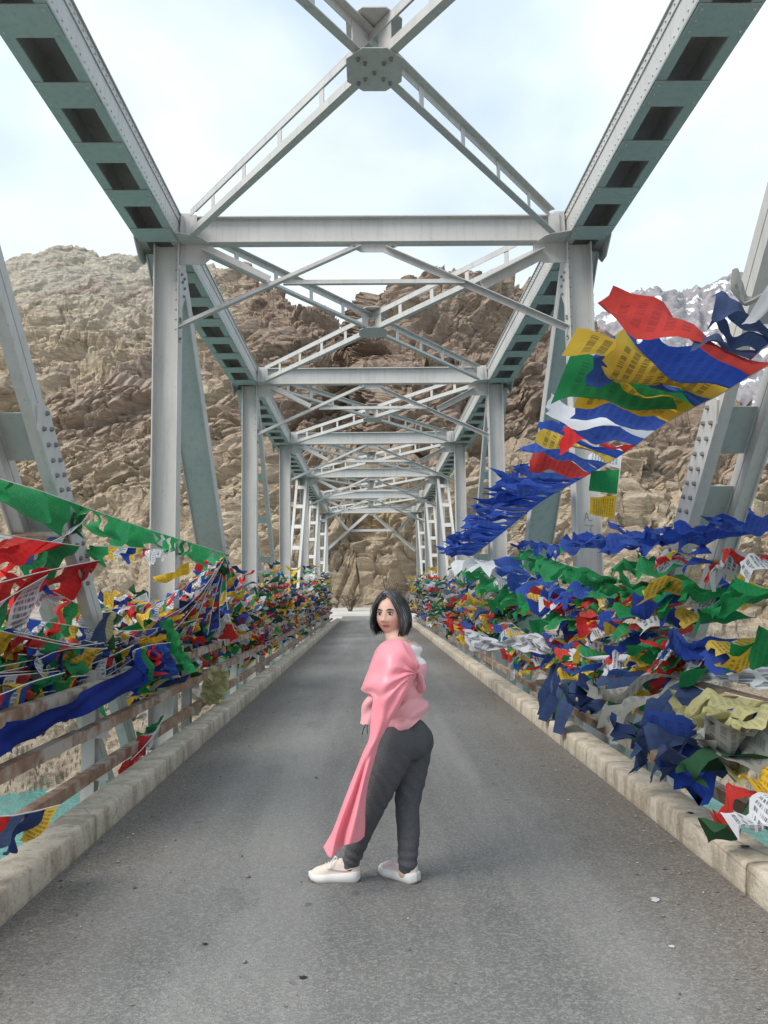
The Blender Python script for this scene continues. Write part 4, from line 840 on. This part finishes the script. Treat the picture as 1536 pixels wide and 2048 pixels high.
# ------------------------------------------------------------------ the person
Y0 = 4.65
def W(px, py, dy=0.): return P(px, py, Y0+dy)
FOOT = W(745, 1770); PR = empty('person', (FOOT[0], Y0, 0), 'person in pink satin shawl and blouse, charcoal trousers and pale trainers, looking back while walking', 'person')
def ball(bm, c, r, ax=None):
    """ellipsoid with radii r along the axes ax"""
    A = np.eye(3) if ax is None else np.asarray(ax, float); r = (r, r, r) if not hasattr(r, '__len__') else r
    Mx = Matrix.Identity(4)
    for i in range(3):
        for j in range(3): Mx[j][i] = A[i][j]*r[i]
        Mx[i][3] = c[i]
    bmesh.ops.create_icosphere(bm, subdivisions=3, radius=1, matrix=Mx)
def limb(bm, pts, rad, n=10):
    pts = np.asarray(pts, float); c = catmull(pts, (len(pts)-1)*n+1); r = np.interp(np.linspace(0, 1, len(c)), np.linspace(0, 1, len(rad)), rad)
    for p_, q in zip(c, r): ball(bm, p_, float(q))
def remesh(bm, voxel, it, fac=.5):
    me = bpy.data.meshes.new('tmp'); bm.to_mesh(me); bm.free(); o = bpy.data.objects.new('tmp', me); COL.objects.link(o)
    a = o.modifiers.new('r', 'REMESH'); a.mode = 'VOXEL'; a.voxel_size = voxel; a.adaptivity = 0; a.use_smooth_shade = True
    if it: s = o.modifiers.new('s', 'SMOOTH'); s.iterations = it; s.factor = fac
    dg = bpy.context.evaluated_depsgraph_get(); m2 = bpy.data.meshes.new_from_object(o.evaluated_get(dg)); bpy.data.objects.remove(o); bpy.data.meshes.remove(me)
    return m2
def coords(me):
    v = np.zeros(len(me.vertices)*3, np.float32); me.vertices.foreach_get('co', v); return v.reshape(-1, 3).astype(float)
def setco(me, v): me.vertices.foreach_set('co', np.asarray(v, np.float32).reshape(-1)); me.update()
def normals(me):
    v = np.zeros(len(me.vertices)*3, np.float32); me.vertices.foreach_get('normal', v); return v.reshape(-1, 3)
def wear(me, name, mat, parent=PR):
    if not me.materials: me.materials.append(MATS[mat])
    off = wloc(parent); setco(me, coords(me)-off); me.polygons.foreach_set('use_smooth', [True]*len(me.polygons))
    return link(name, me, mat, parent, off)
FC = nrm((-.86, .5, 0)); SH = nrm((.5, .86, 0)); UP = np.array([0, 0, 1.])   # chest direction, shoulder axis (towards the far shoulder)
BA = (FC, SH, UP)
# joints
shN, elN, wrN = W(783, 1304, -.13), W(764, 1372, -.15), W(750, 1408, -.08)
shF, elF, wrF = W(822, 1304, .14), W(802, 1376, .20), W(785, 1425, .19)
hipN, knN, anN = W(786, 1500, -.06), W(750, 1606, -.03), W(699, 1726, .045)
hipF, knF, anF = W(824, 1500, .07), W(815, 1608, .05), W(815, 1728, .005)
# head frame: face turned to the viewer
HC = W(782, 1228, .02); HF = nrm((-.40, -.91, -.02)); HX = nrm(np.cross(HF, UP)); HZ = np.cross(HX, HF)      # HX points to the picture's left of the face
def head(x, y, z): return HC + HX*x + HF*y + HZ*z                  # x sideways, y forward, z up
def head_mesh(bm):
    n, m_ = 90, 110; th = np.linspace(0, math.pi, n); ph = np.linspace(0, 2*math.pi, m_, endpoint=False); T_, Pp = np.meshgrid(th, ph, indexing='ij')
    dx, dy, dz = np.sin(T_)*np.sin(Pp), np.sin(T_)*np.cos(Pp), np.cos(T_)
    x, y, z = dx*.073, dy*.094, dz*.112
    low = np.clip(-z/.112, 0, 1); x = x*(1.10-.06*low**2); y = y*np.where(y < 0, 1-.30*low, 1-.06*low)
    fr = np.clip(dy, 0, 1)**1.0*(dy > 0)
    def g(cx, cz, sx, sz, h): return h*np.exp(-((x-cx)/sx)**2-((z-cz)/sz)**2)*np.clip(dy*3, 0, 1)
    d = g(0, -.030, .013, .012, .024)+g(0, -.008, .009, .022, .012)+g(.015, -.034, .007, .007, .009)+g(-.015, -.034, .007, .007, .009)+g(.007, -.0415, .004, .003, -.006)+g(-.007, -.0415, .004, .003, -.006)
    d += g(.031, .006, .017, .011, -.007)+g(-.031, .006, .017, .011, -.007)+g(.031, .025, .022, .008, .003)+g(-.031, .025, .022, .008, .003)
    d += g(.041, -.032, .022, .022, .007)+g(-.041, -.032, .022, .022, .007)+g(0, -.056, .021, .006, .006)+g(0, -.066, .018, .006, .007)+g(0, -.0605, .017, .0022, -.006)
    d += g(0, -.092, .020, .014, .007)+g(0, .055, .05, .03, .004)
    y = y+d
    V = HC + x[..., None]*HX + y[..., None]*HF + z[..., None]*HZ
    vs = [bm.verts.new(q) for q in V.reshape(-1, 3)]
    for i in range(n-1):
        for j in range(m_):
            q = [vs[i*m_+j], vs[(i+1)*m_+j], vs[(i+1)*m_+(j+1) % m_], vs[i*m_+(j+1) % m_]]
            if i == 0: q = [vs[0*m_+j], q[1], q[2]]
            try: bm.faces.new(q)
            except ValueError: pass
    bmesh.ops.remove_doubles(bm, verts=bm.verts, dist=1e-6)
bm = bmesh.new(); head_mesh(bm)
limb(bm, [head(0, -.02, -.07), W(795, 1285, .0)], [.056, .062], 8)
ball(bm, W(806, 1298, .01), (.085, .145, .045), BA); limb(bm, [W(797, 1288, -.03), shN], [.050, .046]); limb(bm, [W(800, 1288, .03), shF], [.050, .046])
for z_, r_ in ((1320, (.088, .14, .08)), (1360, (.09, .125, .09)), (1400, (.09, .115, .09)), (1440, (.10, .12, .09)), (1475, (.11, .135, .09))): ball(bm, W(803, z_, 0), r_, BA)
limb(bm, [shN, elN, wrN], [.046, .040, .028]); limb(bm, [shF, elF, wrF], [.046, .040, .028])
limb(bm, [hipN, knN, anN], [.085, .055, .036]); limb(bm, [hipF, knF, anF], [.085, .055, .036])
limb(bm, [anN, anN+np.array([-.02, 0, -.045])], [.036, .04], 4); limb(bm, [anF, anF+np.array([-.01, .01, -.045])], [.036, .04], 4)
def hand(bm, wr, dirv, thumb, side):
    d = nrm(dirv); s = nrm(np.cross(d, thumb)); t = nrm(np.cross(s, d)); c = wr+d*.05
    ball(bm, c, (.048, .036, .016), (d, t, s))
    for k, (o_, ln) in enumerate(((.027, .070), (.010, .078), (-.008, .073), (-.025, .056))):
        b0 = wr+d*.085+t*o_; p1 = b0+d*ln*.45+s*side*.010; p2 = p1+d*ln*.35+s*side*.022; limb(bm, [b0-d*.02, p1, p2], [.0092, .0085, .007], 5)
    limb(bm, [wr+d*.03+t*.03, wr+d*.06+t*.052, wr+d*.09+t*.056+s*side*.01], [.011, .0095, .008], 5)
hand(bm, wrN, (.05, .85, .2), UP, 1); hand(bm, wrF, (.2, .35, -.9), FC, -1)
me = remesh(bm, .0042, 2, .4)
v = coords(me); n_ = normals(me); pin = ((v[:, 2] > .16) & (v[:, 2] < .93) & (np.linalg.norm(v-wrF, axis=1) > .20) & (np.linalg.norm(v-wrN, axis=1) > .20))
setco(me, v-n_*(.022*pin)[:, None])
v = coords(me); hx, hy, hz = (v-HC)@HX, (v-HC)@HF, (v-HC)@HZ
skin = np.zeros((len(v), 3)) + np.array([.72, .45, .345]); inh = (np.sqrt(hx**2+hy**2+hz**2) < .17)
def gm(cx, cz, sx, sz): return np.exp(-((hx-cx)/sx)**2-((hz-cz)/sz)**2)*inh*(hy > 0)
for k, col in ((.55*gm(.042, -.03, .02, .02)+.55*gm(-.042, -.03, .02, .02)+.4*gm(0, -.03, .014, .012), np.array([.70, .32, .25])), (1.0*np.minimum(1, 1.6*gm(0, -.062, .0215, .0080)), np.array([.52, .17, .165])), (.30*gm(.031, .008, .02, .014)+.30*gm(-.031, .008, .02, .014), np.array([.36, .19, .14]))):
    k = np.clip(k, 0, 1)[:, None]; skin = skin*(1-k)+col*k
set_tint(me, skin); body = wear(me, 'body', 'skin')
# eyes, brows, teeth line
for sx in (1, -1):
    c = head(sx*.0305, .0855 if sx > 0 else .0855, .0055); bm = bmesh.new(); ball(bm, (0, 0, 0), (.0140, .007, .0064), (HX, HF, HZ)); m2 = bpy.data.meshes.new('eye'); bm.to_mesh(m2); bm.free(); setco(m2, coords(m2)+c-wloc(body)); m2.materials.append(MATS['eye white']); m2.polygons.foreach_set('use_smooth', [True]*len(m2.polygons)); link('eye', m2, 'eye white', body, wloc(body))
    c2 = c+HF*.0045; bm = bmesh.new(); ball(bm, (0, 0, 0), (.0074, .0035, .0068), (HX, HF, HZ)); m2 = bpy.data.meshes.new('iris'); bm.to_mesh(m2); bm.free(); setco(m2, coords(m2)+c2-wloc(body)); m2.materials.append(MATS['iris']); link('iris', m2, 'iris', body, wloc(body), True)
    b = MB(); b.tube([head(sx*.016, .0885, .0105), head(sx*.030, .0905, .0135), head(sx*.045, .0815, .0095)], [.0018, .0027, .0020], 5); b.build('eyelid', 'brow', body)
    b = MB(); b.tube([head(sx*.013, .0945, .0245), head(sx*.028, .0945, .0300), head(sx*.041, .0885, .0290), head(sx*.051, .0800, .0235)], [.0028, .0036, .0030, .0014], 6); b.build('eyebrow', 'brow', body)
b = MB(); b.tube([head(-.021, .0825, -.0580), head(0, .0905, -.0612), head(.021, .0825, -.0580)], [.0005, .0016, .0005], 5); b.build('mouth_line', 'brow', body)
# hair: dark under-shell and many strands from a side parting, grey at the front
HRr = random.Random(5)
def hair_path(phi, start_y, length, lift, wobble):
    """phi 0 = front, positive to the picture's right of the face"""
    pts = []; px0 = -.018                                   # parting, a little off centre
    rx, ry, rz = .0925+lift, .109+lift, .123+lift
    phi0 = phi*.35 if abs(phi) < 1.3 else phi
    for k in range(15):
        t = k/14.
        if t < .5:
            q = t/.5; el = (1-q)*1.42; f = phi0+(phi-phi0)*q**.8
            p_ = np.array([-rx*math.sin(f)*math.cos(el), ry*math.cos(f)*math.cos(el), rz*math.sin(el)])
            st = np.array([-px0*0+.016, start_y, rz*math.sqrt(max(.05, 1-(start_y/ry)**2-(.016/rx)**2))]); kk = (1-q)**2; p_ = p_*(1-kk)+st*kk
        else:
            q = (t-.5)/.5; f = phi; bul = 1+.07*math.sin(q*2.6)-.16*q**3
            p_ = np.array([-rx*math.sin(f)*bul, ry*math.cos(f)*bul, -length*q])
        pts.append(p_+wobble*math.sin(t*5+phi*9)*np.array([1, 1, 0])*.5)
    return pts
vs, fs, cl_ = [], [], []
for k in range(900):
    phi = HRr.uniform(1.02, 2*math.pi-.80)
    if HRr.random() < .30: phi = (HRr.uniform(1.0, 1.4) if HRr.random() < .6 else -HRr.uniform(.78, 1.15)) % (2*math.pi)
    ph2 = phi if phi < math.pi else phi-2*math.pi
    sy = max(-.085, min(.078, math.cos(ph2)*.085+HRr.uniform(-.025, .02)))
    ln = .098+HRr.uniform(-.024, .014)+(.004 if ph2 < 0 else 0)
    if ph2 > 1.0 or abs(ph2) > 2.2: ln += .012
    pts = hair_path(ph2, sy, ln, HRr.uniform(-.005, .010), HRr.uniform(-.018, .018)); w_ = HRr.uniform(.0030, .0052)
    front = max(0, sy/.08); gr = HRr.random() < (.30 if (sy > .022 and abs(ph2) < 1.35) else .04)
    base = np.array([.22, .21, .205])*HRr.uniform(.6, 1.3) if gr else np.array([.020, .017, .017])*HRr.uniform(.6, 2.4)
    k0 = len(vs); n = len(pts)
    for i, q in enumerate(pts):
        a = nrm(pts[min(i+1, n-1)]-pts[max(i-1, 0)]); rad = nrm(q); s = nrm(np.cross(a, rad)); ww = w_*(1 if i < n-4 else (n-i)/4.5)
        g_ = base if gr is False else base*(1 if i < n*.6 else .6)
        for sg in (-1, 1): pq = q+s*ww*sg; vs.append(head(*pq)); cl_.append(g_)
        pq = q+rad*ww*.5; vs.append(head(*pq)); cl_.append(g_)
    for i in range(n-1):
        A_, B2 = k0+i*3, k0+(i+1)*3; fs.append((A_, B2, B2+2, A_+2)); fs.append((A_+2, B2+2, B2+1, A_+1))
me = bpy.data.meshes.new('hair'); me.from_pydata([tuple(q-wloc(PR)) for q in vs], [], fs); set_tint(me, np.array(cl_)); me.update()
hair = link('hair', me, 'hair', PR, wloc(PR), True)
sh_ = np.array([[head(*(np.array(q)*.978)) for q in hair_path(f if f < math.pi else f-2*math.pi, max(-.085, min(.07, math.cos(f)*.085)), .098, -.004, 0)] for f in np.linspace(1.12, 2*math.pi-.92, 60)])
me = grid_mesh(sh_-wloc(PR), 'hair_base'); set_tint(me, np.array([.012, .010, .010])); link('hair_base', me, 'hair', hair, wloc(PR))
# trousers
bm = bmesh.new()
ball(bm, W(806, 1470, .0), (.125, .150, .10), BA); ball(bm, W(828, 1478, -.045), (.088, .088, .112), BA); ball(bm, W(831, 1478, .05), (.085, .088, .112), BA); ball(bm, W(780, 1462, .0), (.09, .12, .085), BA)
limb(bm, [W(794, 1482, -.06), W(771, 1545, -.05), knN, W(724, 1664, .01), anN+np.array([.004, 0, -.004])], [.120, .096, .067, .057, .046], 9)
limb(bm, [W(828, 1482, .05), W(822, 1545, .06), knF, W(817, 1668, .03), anF+np.array([0, 0, -.004])], [.110, .090, .069, .064, .050], 9)
me = remesh(bm, .007, 10, .5); v = coords(me); n_ = normals(me)
ank = np.clip((.26-v[:, 2])/.12, 0, 1); kz = np.exp(-((v[:, 2]-.47)/.10)**2)
d = .004*perlin(v*np.array([9, 9, 7])) + .0030*np.sin((v[:, 2]+.35*v[:, 0])*120+9*perlin(v*6))*ank + .0028*np.sin((v[:, 2]*1.0+v[:, 0]*1.6)*62+5*perlin(v*6))*np.clip(kz+np.exp(-((v[:, 2]-.66)/.07)**2)*.8, 0, 1)
setco(me, v+n_*d[:, None]); trousers = wear(me, 'trousers', 'charcoal jersey')
b = MB(); b.tube([W(738, 1444, -.08), W(731, 1450, -.09), W(727, 1458, -.09), W(724, 1470, -.09)], .0022, 5); b.tube([W(738, 1444, -.08), W(734, 1455, -.10), W(735, 1468, -.10)], .0022, 5); b.build('drawstring', 'black tar', trousers)
# blouse and lace yoke
bm = bmesh.new()
for (px, py, dy, r) in ((808, 1470, 0, (.134, .160, .075)), (808, 1444, 0, (.132, .158, .075)), (806, 1415, 0, (.128, .155, .09)), (802, 1375, 0, (.125, .155, .10)), (802, 1335, 0, (.118, .165, .09)), (806, 1302, .0, (.090, .168, .052)), (768, 1352, .05, (.080, .11, .085)), (774, 1400, .04, (.09, .12, .09)), (827, 1420, -.03, (.070, .12, .085)), (826, 1340, -.02, (.07, .12, .085))): ball(bm, W(px, py, dy), r, BA)
limb(bm, [shN, elN, W(742, 1412, -.13), W(734, 1448, -.12)], [.056, .052, .044, .046], 10); limb(bm, [shF, elF, wrF], [.062, .058, .05], 8)
me = remesh(bm, .0048, 14, .5); v = coords(me); n_ = normals(me)
fold = .006*fbm(v*np.array([1, 1, .8]), 6, 2)+.0065*np.sin((v[:, 2]*1.3-v[:, 0]*1.5)*40+6*perlin(v*4))*np.clip((1.25-v[:, 2])/.25, 0, 1)
setco(me, v+n_*fold[:, None]); v = coords(me)
rel = v-W(806, 1300, 0); back = -(rel@FC)
cen = np.zeros((len(me.polygons)*3), np.float32); me.polygons.foreach_get('center', cen); cen = cen.reshape(-1, 3); rc = cen-W(806, 1300, 0)
zc = cen[:, 2]; hemz = np.interp(cen[:, 0], [W(765, 1400)[0], W(800, 1400)[0], W(850, 1400)[0]], [W(765, 1468)[2], W(800, 1460)[2], W(850, 1425)[2]]); hem = ((zc < hemz) & (cen[:, 0] > W(752, 1440)[0])) | ((zc < W(735, 1437+3)[2]) & (cen[:, 0] <= W(752, 1440)[0]))
yoke = (zc > W(0, 1338)[2]) & (-(rc@FC) > -.01) & (np.abs(rc@SH) < .15)
def subset(me, keep, name):
    bm = bmesh.new(); bm.from_mesh(me); bm.faces.ensure_lookup_table(); bmesh.ops.delete(bm, geom=[f for f, k_ in zip(bm.faces, keep) if not k_], context='FACES'); m2 = bpy.data.meshes.new(name); bm.to_mesh(m2); bm.free(); return m2
# cut the neck opening so that nape and collar bones show
neck = np.linalg.norm((rc-np.array(W(797, 1286, 0)-W(806, 1300, 0)))*np.array([1, .8, 1.6]), axis=1) < .085
bl = wear(subset(me, (~yoke) & (~neck) & (~hem), 'blouse'), 'blouse', 'pink blouse'); wear(subset(me, yoke & (~neck), 'lace_yoke'), 'lace_yoke', 'white lace', bl)
# gathered knot on the back where the shawl is pinned
b = MB(); 
for k in range(7):
    a0 = W(833, 1340, -.14); tt = k/6.; b.tube([a0, W(838+tt*6, 1350+tt*4, -.12), W(840+tt*7, 1368+tt*8, -.10), W(832+tt*14, 1384+tt*3, -.09)], [.006, .012, .013, .004], 6)
b.build('gathers', 'pink blouse', bl, True)
# shawl: rows from the neck to the blown tail, each row left to right
rows = [
 [(762, 1288, -.02), (768, 1281, -.09), (781, 1278, -.135), (796, 1278, -.13), (808, 1280, -.10), (817, 1287, -.05)],
 [(752, 1298, -.04), (760, 1290, -.14), (777, 1286, -.205), (799, 1285, -.21), (815, 1292, -.19), (826, 1306, -.13)],
 [(742, 1322, -.06), (751, 1316, -.18), (772, 1310, -.265), (801, 1306, -.27), (821, 1313, -.24), (831, 1326, -.17)],
 [(734, 1350, -.08), (743, 1345, -.20), (768, 1338, -.295), (798, 1332, -.295), (821, 1332, -.26), (834, 1338, -.18)],
 [(727, 1372, -.10), (736, 1370, -.22), (762, 1364, -.31), (793, 1354, -.31), (816, 1345, -.27), (834, 1345, -.19)],
 [(726, 1380, -.11), (740, 1384, -.23), (763, 1386, -.315), (790, 1372, -.32), (812, 1358, -.28), (833, 1350, -.20)],
 [(747, 1392, -.24), (751, 1396, -.28), (768, 1398, -.315), (788, 1388, -.32), (806, 1375, -.29), (826, 1361, -.22)],
 [(745, 1420, -.25), (752, 1420, -.285), (768, 1418, -.31), (784, 1409, -.31), (798, 1399, -.29), (813, 1386, -.25)],
 [(742, 1450, -.25), (749, 1450, -.28), (762, 1446, -.30), (775, 1438, -.30), (785, 1430, -.285), (796, 1420, -.26)],
 [(739, 1478, -.24), (744, 1478, -.27), (753, 1474, -.285), (763, 1467, -.285), (769, 1461, -.27), (777, 1452, -.255)],
 [(727, 1504, -.22), (732, 1505, -.255), (739, 1503, -.27), (747, 1498, -.265), (753, 1492, -.25), (759, 1485, -.24)],
 [(715, 1534, -.20), (721, 1536, -.245), (728, 1536, -.23), (735, 1534, -.26), (741, 1530, -.235), (748, 1523, -.22)],
 [(700, 1572, -.18), (707, 1576, -.235), (716, 1576, -.20), (724, 1576, -.255), (731, 1574, -.22), (737, 1568, -.20)],
 [(683, 1614, -.16), (691, 1618, -.225), (703, 1620, -.18), (714, 1620, -.25), (724, 1618, -.21), (731, 1614, -.18)],
 [(664, 1660, -.14), (674, 1666, -.215), (688, 1668, -.16), (703, 1664, -.25), (717, 1660, -.205), (730, 1652, -.16)],
 [(645, 1694, -.12), (662, 1717, -.20), (684, 1694, -.15), (697, 1689, -.245), (713, 1684, -.20), (728, 1672, -.15)]]
R3 = np.array([[W(a, b_, c_) for a, b_, c_ in r] for r in rows])
R3 = catmull(R3, 130); R3 = catmull(R3.transpose(1, 0, 2), 44).transpose(1, 0, 2)
du = np.gradient(R3, axis=1); dv = np.gradient(R3, axis=0); Nn = np.cross(du, dv); Nn /= np.linalg.norm(Nn, axis=-1, keepdims=True)+1e-9
ii, jj = np.meshgrid(np.linspace(0, 1, 130), np.linspace(0, 1, 44), indexing='ij')
fd = .007*np.sin(jj*16+ii*5+2.5*np.sin(ii*4))*np.clip((ii-.05)*6, 0, 1)*np.clip((.62-ii)*5+.3, .3, 1) + .006*np.sin(ii*46+jj*7+3*np.sin(jj*5))*np.exp(-((ii-.22)/.12)**2)*np.clip(jj*1.5, 0, 1) + .012*perlin(R3*np.array([6, 6, 3]))
pa = np.arctan2((jj-1.0)*.9, (ii-.285)*2.2); pd = np.sqrt(((jj-1.0)*.9)**2+((ii-.285)*2.2)**2)
fd = fd + .0095*np.sin(pa*13+.8*np.sin(pd*9))*np.exp(-((pd-.30)/.30)**2) + .006*np.sin(pa*27+2)*np.exp(-((pd-.18)/.14)**2)
R3 = R3+Nn*fd[..., None]
me = grid_mesh(R3-wloc(PR), 'shawl'); shawl = link('shawl', me, 'pink satin', PR, wloc(PR), True); sm_ = shawl.modifiers.new('thickness', 'SOLIDIFY'); sm_.thickness = .003
# trainers
def shoe(heel, fwd, up_mat):
    f = nrm(fwd); s = np.cross((0, 0, 1.), f); o0 = np.array([heel[0], heel[1], .014]); Lh = .272
    def T(x, y, z): return o0+f*x+s*y+np.array([0, 0, z])
    xs = np.linspace(0, 1, 26)
    hw = np.interp(xs, [0, .04, .12, .3, .5, .68, .8, .92, 1], [.001, .026, .034, .035, .038, .049, .047, .034, .001])
    top = np.interp(xs, [0, .05, .14, .28, .36, .46, .6, .75, .88, .96, 1], [.070, .106, .112, .104, .112, .106, .088, .072, .061, .046, .030])
    sole = np.interp(xs, [0, .1, .4, .75, .92, 1], [.050, .050, .042, .036, .036, .040]); bot = np.interp(xs, [0, .06, .5, .8, 1], [.010, .001, 0, .001, .016])
    root = None
    def loft(sec): return np.array(sec)
    up = []
    for i, x in enumerate(xs):
        r_ = []
        for a in np.linspace(-.15, math.pi+.15, 19): r_.append(T(x*Lh, hw[i]*1.02*np.sign(math.cos(a))*abs(math.cos(a))**.75, sole[i]-.004+(top[i]-sole[i]+.004)*max(0, math.sin(a))**.72))
        up.append(r_)
    me = grid_mesh(np.array(up)-wloc(PR), 'shoe', closed=True); root = link('shoe', me, up_mat, PR, wloc(PR), True)
    so_ = []
    for i, x in enumerate(xs):
        h = hw[i]*1.20+.005*(0 < i < 25); r_ = []
        for (a, z) in ((-1, bot[i]+.004), (-1.03, (bot[i]+sole[i])/2), (-.97, sole[i]+.001), (-.85, sole[i]+.003), (.85, sole[i]+.003), (.97, sole[i]+.001), (1.03, (bot[i]+sole[i])/2), (1, bot[i]+.004), (.9, bot[i]), (-.9, bot[i])): r_.append(T((x*1.04-.02)*Lh, a*h, z))
        so_.append(r_)
    link('sole', grid_mesh(np.array(so_)-wloc(PR), 'sole', closed=True), 'shoe sole', root, wloc(PR), True)
    tr = []
    for i, x in enumerate(xs):
        h = hw[i]*1.20+.004*(0 < i < 25); tr.append([T((x*1.045-.022)*Lh, a*h, z+bot[i]) for a, z in ((-1.01, -.0015), (-1.03, .009), (1.03, .009), (1.01, -.0015))])
    link('outsole', grid_mesh(np.array(tr)-wloc(PR)-np.array([0, 0, .006]), 'outsole', closed=True), 'shoe rubber', root, wloc(PR))
    lc = MB()
    for k in range(5):
        x = .44+.055*k; zt = np.interp(x, xs, top)+.002; hh = np.interp(x, xs, hw)*.62
        lc.tube([T(x*Lh, -hh, zt-.014), T((x+.012)*Lh, 0, zt+.002), T(x*Lh, hh, zt-.014)], .0032, 5)
    lc.tube([T(.43*Lh, 0, .112), T(.47*Lh, .025, .124), T(.53*Lh, .042, .100), T(.55*Lh, .050, .075)], .0028, 5); lc.tube([T(.43*Lh, 0, .112), T(.50*Lh, -.02, .118), T(.56*Lh, -.045, .090), T(.6*Lh, -.050, .070)], .0028, 5)
    lc.build('laces', 'shoe sole', root)
    # side overlay and heel tab
    ov = MB()
    for sg in (-1, 1):
        c0 = [T(x*Lh, sg*(np.interp(x, xs, hw)*1.02+.0022), z) for x, z in ((.12, .072), (.28, .060), (.42, .064), (.55, .073), (.62, .071))]; ov.tube(c0, [.003, .004, .0045, .004, .002], 5)
    ov.build('overlay', 'shoe pink', root)
shoe(PG(719, 1758, .02), (-1, .10, 0), 'shoe mesh'); shoe(PG(833, 1764, .02), (-.66, .75, 0), 'shoe pink')

# ------------------------------------------------------------------ boulders on the far bank, bare shrubs under the cliff
BRr = random.Random(8)
for k in range(34):
    sd = BRr.choice((-1, 1)); x = sd*BRr.uniform(4.5, 21); y = BRr.uniform(47.0, 53.5); z = ground_z(x, y); r = BRr.uniform(.35, 1.15)
    bm = bmesh.new(); bmesh.ops.create_icosphere(bm, subdivisions=3, radius=1); v = np.array([q.co for q in bm.verts]); off = BRr.random()*40
    n = 1+.30*perlin(v*1.1+off)+.12*perlin(v*2.7+off); v = v*n[:, None]
    for j in range(9):
        d = nrm([BRr.gauss(0, 1) for _ in range(3)]); lim = BRr.uniform(.55, .85); pr = v@d; v = v-np.maximum(0, pr-lim)[:, None]*d
    v = v*np.array([r*BRr.uniform(.8, 1.5), r*BRr.uniform(.8, 1.2), r*BRr.uniform(.5, .85)])
    for q, c_ in zip(bm.verts, v): q.co = c_
    me = bpy.data.meshes.new('boulder'); bm.to_mesh(me); bm.free()
    o = link('boulder', me, 'boulder', None, (x, y, z+r*.12)); o.rotation_euler.z = BRr.random()*6
    tag(o, 'grey brown angular boulder on the far river bank, %s side' % ('blue strip' if sd < 0 else 'snowy mountain'), 'boulder', 'boulders on the far river bank')
for (px, Y, h, lb) in ((778, 60.0, 3.0, 'larger bare dark twiggy shrub under the cliff behind the person'), (700, 60.8, 1.7, 'smaller bare shrub at the cliff foot beyond the left kerb end')):
    c = P(px, 1200, Y); z = .25; root = empty('bare_shrub', (c[0], Y, z), lb, 'shrub'); b = MB(); st = MB()
    for k in range(7): 
        a = BRr.random()*6.28; top = np.array([c[0]+math.cos(a)*h*.35, Y+math.sin(a)*h*.25, z+h*BRr.uniform(.5, .8)]); st.tube([(c[0], Y, z-.3), (np.array([c[0], Y, z])*.45+top*.55)+np.array([0, 0, .15]), top], [.05, .035, .015], 5)
        for j in range(26):
            f = BRr.uniform(.3, 1); p0 = np.array([c[0], Y, z])*(1-f)+top*f; d = nrm([BRr.gauss(0, 1), BRr.gauss(0, 1), BRr.uniform(-.1, 1.2)]); L_ = h*BRr.uniform(.15, .4)
            b.tube([p0, p0+d*L_*.5, p0+d*L_+np.array([0, 0, -.06])], [.016, .012, .006], 3)
    st.build('stem', 'twig', root); b.build('twigs', 'twig', root)
